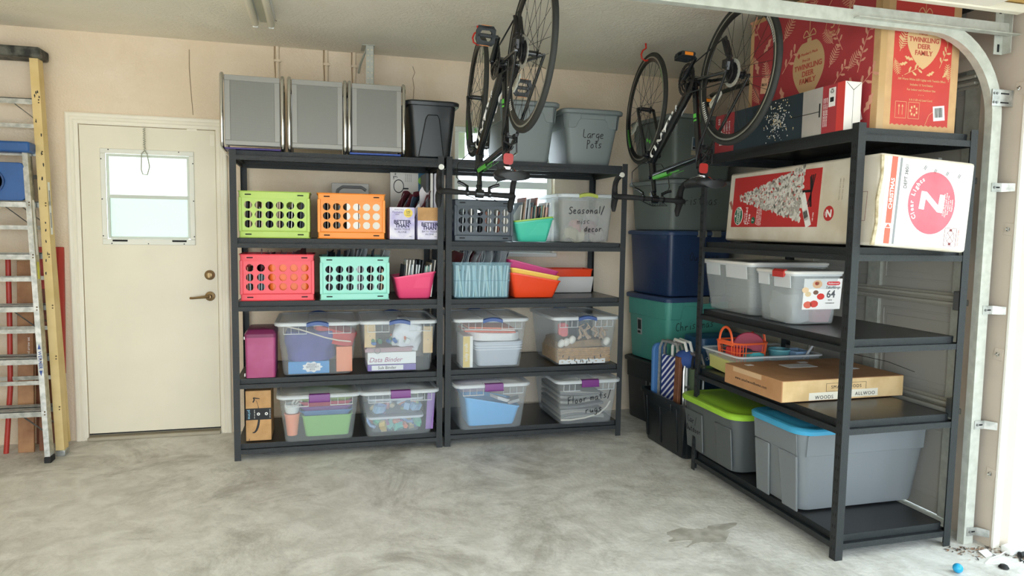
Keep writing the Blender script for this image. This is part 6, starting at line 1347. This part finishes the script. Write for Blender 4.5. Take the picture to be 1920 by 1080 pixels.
        po = pd.build('pedal', mat('pedal_resin', '#22272a', .5), t)
        for sg in (-1, 1): MB().box(-.022, .024, *sorted((sg*.0435, sg*.046)), -.008, .008, fr=f_).build('pedal_reflector', mat('orange_reflector', '#e8872a', .3), po)
    D0 = V((-.005, -.052, -.075)); D1 = V((.045, -.052, -.165))      # derailleur, below the rear axle when upright
    dr = MB().box(-.020, .02, -.075, -.035, -.060, -.02).tube([V((-.004, -.056, -.01)), V((-.012, -.060, -.045)), D0], [.014, .018, .012], 8).tube([D0+V((0, -.010, 0)), D1+V((0, -.010, 0))], [.013, .014], 6, flat=.3).tube([D0+V((0, .008, 0)), D1+V((0, .008, 0))], [.012, .013], 6, flat=.3)
    for p in (D0, D1): dr.lathe([(.017, -.003), (.019, 0), (.017, .003)], 14, p, (0, 1, 0))
    dr.build('derailleur', M_GEAR, t, smooth=40, bev=.002)
    rc = .076; ch = [V((-.0, -.048, .042)), V((BB.x-.01, -.047, BB.z+rc))]
    for k in range(9): a = PI/2-PI*k/8; ch.append(V((BB.x+rc*math.cos(a), -.047, BB.z+rc*math.sin(a))))
    ch += [V((BB.x-.05, -.047, BB.z-.068)), V((D1.x+.02, -.052, D1.z-.012)), V((D1.x-.005, -.052, D1.z-.017)), V((D1.x-.016, -.052, D1.z+.004)), V((D0.x+.014, -.052, D0.z-.004)), V((D0.x, -.052, D0.z+.018)), V((-.035, -.048, -.02)), V((-.04, -.048, .012)), V((-.02, -.048, .038))]
    MB().tube(ch, .0042, 6, closed=True, flat=.7).build('chain', M_GEAR, t)
    for P_, dr_, nm in ((SC+V((-.07, 0, -.045)), 1, 'rear'), (CR+V((.03, 0, .005)), -1, 'front')):
        P_ = P_ if nm == 'rear' else ro(P_); b_ = MB()
        for q in (-1, 1): b_.tube([P_+V((0, q*.004, .014)), P_+V((0, q*.030, .002)), P_+V((.004, q*.030, -.028))], [.008, .008, .006], 8, flat=.7).box(P_.x-.024, P_.x+.024, *sorted((P_.y+q*.014, P_.y+q*.026)), P_.z-.036, P_.z-.022)
        b_.tube([P_+V((0, .03, .0)), P_+V((.0, .034, .05))], .004, 6)
        b_.build('brake_caliper', M_GEAR, t, smooth=40)
    MB().tube([SC+V((-.06, -.02, .01)), SC+V((-.10, .0, -.005)), SC+V((-.095, .01, -.02))], .0025, 6).build('brake_cable', M_FRM, t)
    return t
HD2 = math.atan2(1.06, .012); HD1 = math.atan2(1.08, -.018)
def hang(lx, ly, lz, hd, lean):      # upright bike flipped over its long axis, leaning a little, then turned to its heading
    m = Matrix.Translation((lx, ly, lz)) @ Matrix.Rotation(hd, 4, 'Z') @ Matrix.Rotation(PI+lean, 4, 'X'); return m
for (lab, a, wb_, st_) in (('black road bicycle hung upside down, nearer the middle, pedal turned to camera', hang(1.390, -1.30, 2.155, HD1, .05), 1.08, .075), ('black and green road bicycle hung upside down in front of the corner totes', hang(2.452, -1.25, 2.155, HD2, .05), 1.05, .09)):
    t = bicycle(lab, (0, 0, 0), 0, wb_, st_, flatpedal='middle' in lab); t.matrix_world = a
for (x, y, z, lab) in ((1.385, -.235, 2.56, 'red ceiling hook holding the front wheel of the middle bicycle'), (1.37, -1.32, 2.56, 'red ceiling hook holding the rear wheel of the middle bicycle'), (2.468, -.20, 2.56, 'red ceiling hook holding the front wheel of the right bicycle'), (2.435, -1.27, 2.56, 'red ceiling hook holding the rear wheel of the right bicycle')):
    h = thing('bike_hook', lab, 'hook', (x, y, z))
    MB().tube([(0, 0, 0), (.003, 0, -.03), (-.018, 0, -.045), (-.028, 0, -.07), (-.022, 0, -.095), (.002, 0, -.107), (.026, 0, -.100), (.034, 0, -.082)], .0052, 10).build('hook', mat('red_vinyl_hook', '#cf2a1e', .35), h, smooth=60)

# ------------------------------------------------------------------ stepladders at the left
M_YEL2 = mat('yellow_fibreglass', '#e3c78c', .6, hex2='#d8bb7c', vscale=6); M_PAINTED = mat('paint_spotted_black', '#23231f', .6, hex2='#5f5f57', vscale=18); M_BLUE2 = mat('blue_ladder_plastic', '#2a5c9c', .4, var=.15, vscale=8)
def ladder(label, RT0, RT1, width0, width1, H_, nstep, rail_m, cap_m, cap_h, rw, rd_, z0=.30, rear_off=.07, name='stepladder'):
    t = thing(name, label, 'ladder', tuple(RT0)); A, B = V((0, 0, 0)), V(RT1)-V(RT0); AL, BL = V((-width0, 0, 0)), B+V((-width1, 0, 0))
    def rail(a, b, m, w_, d_, nm, q=1):
        d = b-a; mb = MB(); prof = [(-w_, 0), (0, 0), (0, d_), (-w_, d_), (-w_, d_-.004), (-.005, d_-.004), (-.005, .004), (-w_, .004)]
        if q < 0: prof = [(-x-w_, y) for x, y in reversed(prof)]
        mb.loft([[a+V((x, y, 0)) for x, y in prof], [b+V((x, y, 0)) for x, y in prof]]); return mb.build(nm, m, t, smooth=0)
    r1 = rail(A, B, rail_m, rw, rd_, 'front_rail'); rail(AL, BL, rail_m, rw, rd_, 'front_rail', -1)
    off = V((-.012, rear_off, 0)); a2, b2 = A+off+V((.0, 0, .05)), B+V((-.012, rd_*.8, -.05)); rail(a2, b2, rail_m, rw*.8, .03, 'rear_rail'); rail(AL+off+V((.024, 0, .05)), BL+V((.024, rd_*.8, -.05)), rail_m, rw*.8, .03, 'rear_rail', -1)
    for k in range(nstep):
        z = z0+.302*k; u = z/H_; p, q = A.lerp(B, u), AL.lerp(BL, u)
        s = MB().box(q.x+.004, p.x-.006, p.y+.002, p.y+.075, z-.004, z).box(q.x+.004, p.x-.006, p.y+.002, p.y+.006, z-.034, z).box(q.x+.004, p.x-.006, p.y+.071, p.y+.075, z-.022, z)
        for j in range(5): s.box(q.x+.006, p.x-.008, p.y+.010+.013*j, p.y+.015+.013*j, z, z+.002)
        so = s.build('step', M_ALU, t, smooth=0)
        for w_ in (-.006, -.022):
            MB().lathe([(.005, 0), (.004, .003)], 8, (p.x-.010, p.y, z+w_), (0, -1, 0)).build('rivet', mat('dark_rivet', '#5e4a30', .5, .5), so)
        if k % 2 == 0: MB().tube([(p.x-.15, p.y+.05, z-.03), (p.x-.012, p.y+.03, z-.14)], .009, 4, flat=.3).build('step_brace', M_ALU, t, smooth=0)
        zz = z+.15; u = zz/H_
        if k < nstep-1: p2, q2 = a2.lerp(b2, u), (AL+off).lerp(BL, u); MB().box(q2.x+.004, p2.x-.004, p2.y+.004, p2.y+.010, zz-.012, zz+.012).build('rear_bar', M_ALU, t, smooth=0)
    MB().box(BL.x-.02, B.x+.02, B.y-.03, B.y+rd_+.05, H_-.012, H_+cap_h-.012).build('top_cap', cap_m, t, bev=.012)
    MB().box(-rw-.003, .004, -.006, rd_+.004, 0, .035).build('foot', M_RUBBER if rail_m is M_ALU else M_ALU, t, bev=.003); MB().box(-width0-.004, -width0+rw+.003, -.006, rd_+.004, 0, .035).build('foot', M_RUBBER if rail_m is M_ALU else M_ALU, t, bev=.003)
    return t, A, B
t, A, B = ladder('yellow fibreglass stepladder with paint-spotted black top, folded against the wall', (-.985, .325, 0), (-1.098, .49, 2.36), .62, .40, 2.36, 7, M_YEL2, M_PAINTED, .062, .045, .075, rear_off=.12)
def on(u, x, y=-.0012): p = A.lerp(B, u); return Fr(p+V((x, y, 0)), (1, 0, 0), (B-A).normalized())
for u, w_, h_, c_ in ((.60, .016, .10, M_WHITE), (.66, .016, .07, M_WHITE)):
    fr_ = Fr(A.lerp(B, u)+V((.0006, .034, 0)), (0, 1, 0), (B-A).normalized()); MB().box(-w_, w_, -h_, h_, 0, .0008, fr=fr_).build('safety_label', c_, t); MB().box(-w_*.5, w_*.5, -h_*.6, h_*.3, .0008, .0012, fr=fr_).build('label_print', M_STEEL, t)
rd = random.Random(3)
for k in range(16): u = .3+.68*rd.random(); MB().prism([(rd.uniform(.002, .005)*math.cos(a), rd.uniform(.004, .016)*math.sin(a)) for a in [2*PI*j/7 for j in range(7)]], .0006, on(u, rd.uniform(-.038, -.006), -.0003)).build('paint_fleck', M_INK, t, smooth=0)
t, A, B = ladder('aluminium stepladder with blue top and tray, in front of the yellow ladder', (-1.020, .205, 0), (-1.135, .385, 1.80), .52, .36, 1.80, 5, M_ALU, M_BLUE2, .062, .028, .062, z0=.30, rear_off=.065)
tr_ = MB(); tr_.loft([[(x-.30, y+.14, z) for x, z in rrect(.34, .22, .03, 4, 0, -.16+1.78)] for y in (.03, .055)]).build('paint_tray', M_BLUE2, t, bev=.004)
MB().loft([[V((-.30+r*math.cos(a), yy, 1.62+r*math.sin(a))) for a in [2*PI*k/24 for k in range(24)]] for r, yy in ((.07, .165), (.07, .160), (.06, .160), (.06, .165))]).build('tray_ring', mat('deep_blue_plastic', '#1d457c', .4), t)
sd_ = Fr(A.lerp(B, .5)+V((.0006, .031, 0)), (0, 1, 0), (B-A).normalized())
MB().box(-.014, .014, .16, .26, 0, .0008, fr=sd_).build('yellow_label', mat('yellow_label', '#d6cf4a', .5), t); MB().box(-.014, .014, .30, .62, 0, .0008, fr=sd_).build('white_label', M_WHITE, t)
on2 = Fr(A.lerp(B, .42)+V((-.014, -.0006, 0)), (0, 0, -1), (1, 0, 0))
nf = Fr(A.lerp(B, .33)+V((-.014, -.0008, 0)), -(B-A).normalized(), (1, 0, 0)); text('WERNER', .024, nf, mat('blue_print', '#26468c', .5), t, bold=.02, spacing=1.1)
for q in (-1, 1): MB().prism([(q*.062, -.008), (q*.095, 0), (q*.062, .008)][::q], .0006, nf).build('blue_wedge', mat('blue_print', '#26468c', .5), t)
# red framed panel and planks behind the ladders
rp = thing('leaning_panel', 'red edged picture board leaning on the wall behind the yellow ladder', 'picture board', (-1.205, .54, 0), (math.radians(-4), 0, 0))
MB().box(0, .13, 0, .012, .02, 1.20).build('backing', mat('brown_picture_board', '#7a4636', .6, hex2='#a06a48', vscale=7), rp)
for (a, b, c_, e) in ((.13, .16, .45, 1.24), (.0, .13, .98, 1.24), (.14, .155, 0, .45)): MB().box(a, b, -.008, .02, c_, e).build('red_border', mat('red_panel_print', '#b5392e', .5), rp, bev=.003)
item('red_pole', 'red and white curved pole leaning at the left frame edge behind the ladders', 'pole', MB().tube([(-.03, 0, 0), (0, .02, .4), (0, .05, .8), (-.005, .08, 1.2)], .014, 10), mat('red_panel_print', '#b5392e', .5), (-1.305, .45, 0))
pk = thing('wood_plank', 'pale wooden plank with reddish edge leaning behind the aluminium ladder', 'plank', (-1.27, .44, 0), (math.radians(-5), 0, math.radians(0))); MB().box(0, .085, 0, .018, 0, 1.16).build('plank', mat('plank_wood', '#b88a62', .7, hex2='#8e5f42', vscale=5), pk, bev=.003)
text('bow and arrow set', .02, Fr((.06, -.0005, .62), (0, 0, 1), (-1, 0, 0)), M_WHITE, pk)
item('wood_plank', 'dark reddish plank beside the pale plank, behind the ladder', 'plank', MB().box(0, .045, 0, .016, 0, .75), mat('reddish_plank', '#8a5a40', .7, var=.3, vscale=9), (-1.165, .46, 0), (math.radians(-5), 0, 0), bev=.003)

# ------------------------------------------------------------------ bits on the floor at the right
item('ball', 'small bright blue ball on the concrete near the jamb', 'ball', MB().ball((0, 0, .0195), .0195, 24), mat('bright_blue_rubber', '#1f9fd0', .35), (3.034, -2.104, 0))
ch = thing('charger', 'white square power adapter lying by the door jamb', 'charger', (3.425, -2.015, 0)); MB().box(-.037, .037, -.026, .026, 0, .034).build('body', M_WHITEPL, ch, (0, 0, 0), .2, bev=.009)
MB().tube([(-.036, -.008, .015), (-.08, -.02, .01), (-.15, -.03, .004), (-.205, -.055, .003), (-.15, -.085, .003), (-.06, -.09, .003), (.01, -.07, .003), (.02, -.045, .006), (.012, -.028, .012)], .0028, 6).build('cable', M_WHITEPL, ch, smooth=60)
bp_ = thing('cable_plug', 'black cable end with plug at the right edge of the floor', 'plug', (3.40, -2.10, 0)); MB().tube([(.08, .07, .004), (.03, .05, .004), (-.01, .01, .004), (.0, -.03, .004), (.05, -.06, .004)], .004, 6).tube([(.02, .04, .012), (.07, .03, .012)], [.014, .011], 8).build('plug', M_RUBBER, bp_, smooth=50)
item('bottle_cap', 'small black cap lying below the white cable loop', 'cap', MB().lathe([(.013, 0), (.020, .004), (.014, .014), (.010, .016)], 16), M_RUBBER, (3.26, -2.12, 0)); item('paper_scrap', 'torn white paper scrap on the floor beside the track foot', 'paper', MB().prism([(0, 0), (.05, .01), (.07, .055), (.015, .05)], .0012, Fr((0, 0, .002), (1, 0, 0), (0, 1, .1))), M_WHITE, (3.27, -2.03, 0))
lf_ = MB(); rd = random.Random(77)
for k in range(150):
    u = rd.random(); x = 3.19+.28*u+rd.uniform(-.03, .03); y = -1.91-.06*u-abs(rd.gauss(0, .05)); s = rd.uniform(.004, .012); a = rd.uniform(0, 6)
    lf_.prism([(s, 0), (0, s*.35), (-s, 0), (0, -s*.35)], .001, Fr((x, y, .001+rd.uniform(0, .004)), (math.cos(a), math.sin(a), rd.uniform(-.2, .2)), (-math.sin(a), math.cos(a), 0)), m=k % 3)
tag(lf_.build('leaf_litter', [mat('dry_leaf', '#8d6b52', .9), mat('dark_debris', '#4a423b', .9), mat('pale_debris', '#b9a894', .9)], smooth=0), 'scattered dry leaf bits and grit along the foot of the jamb', 'debris', kind='stuff')
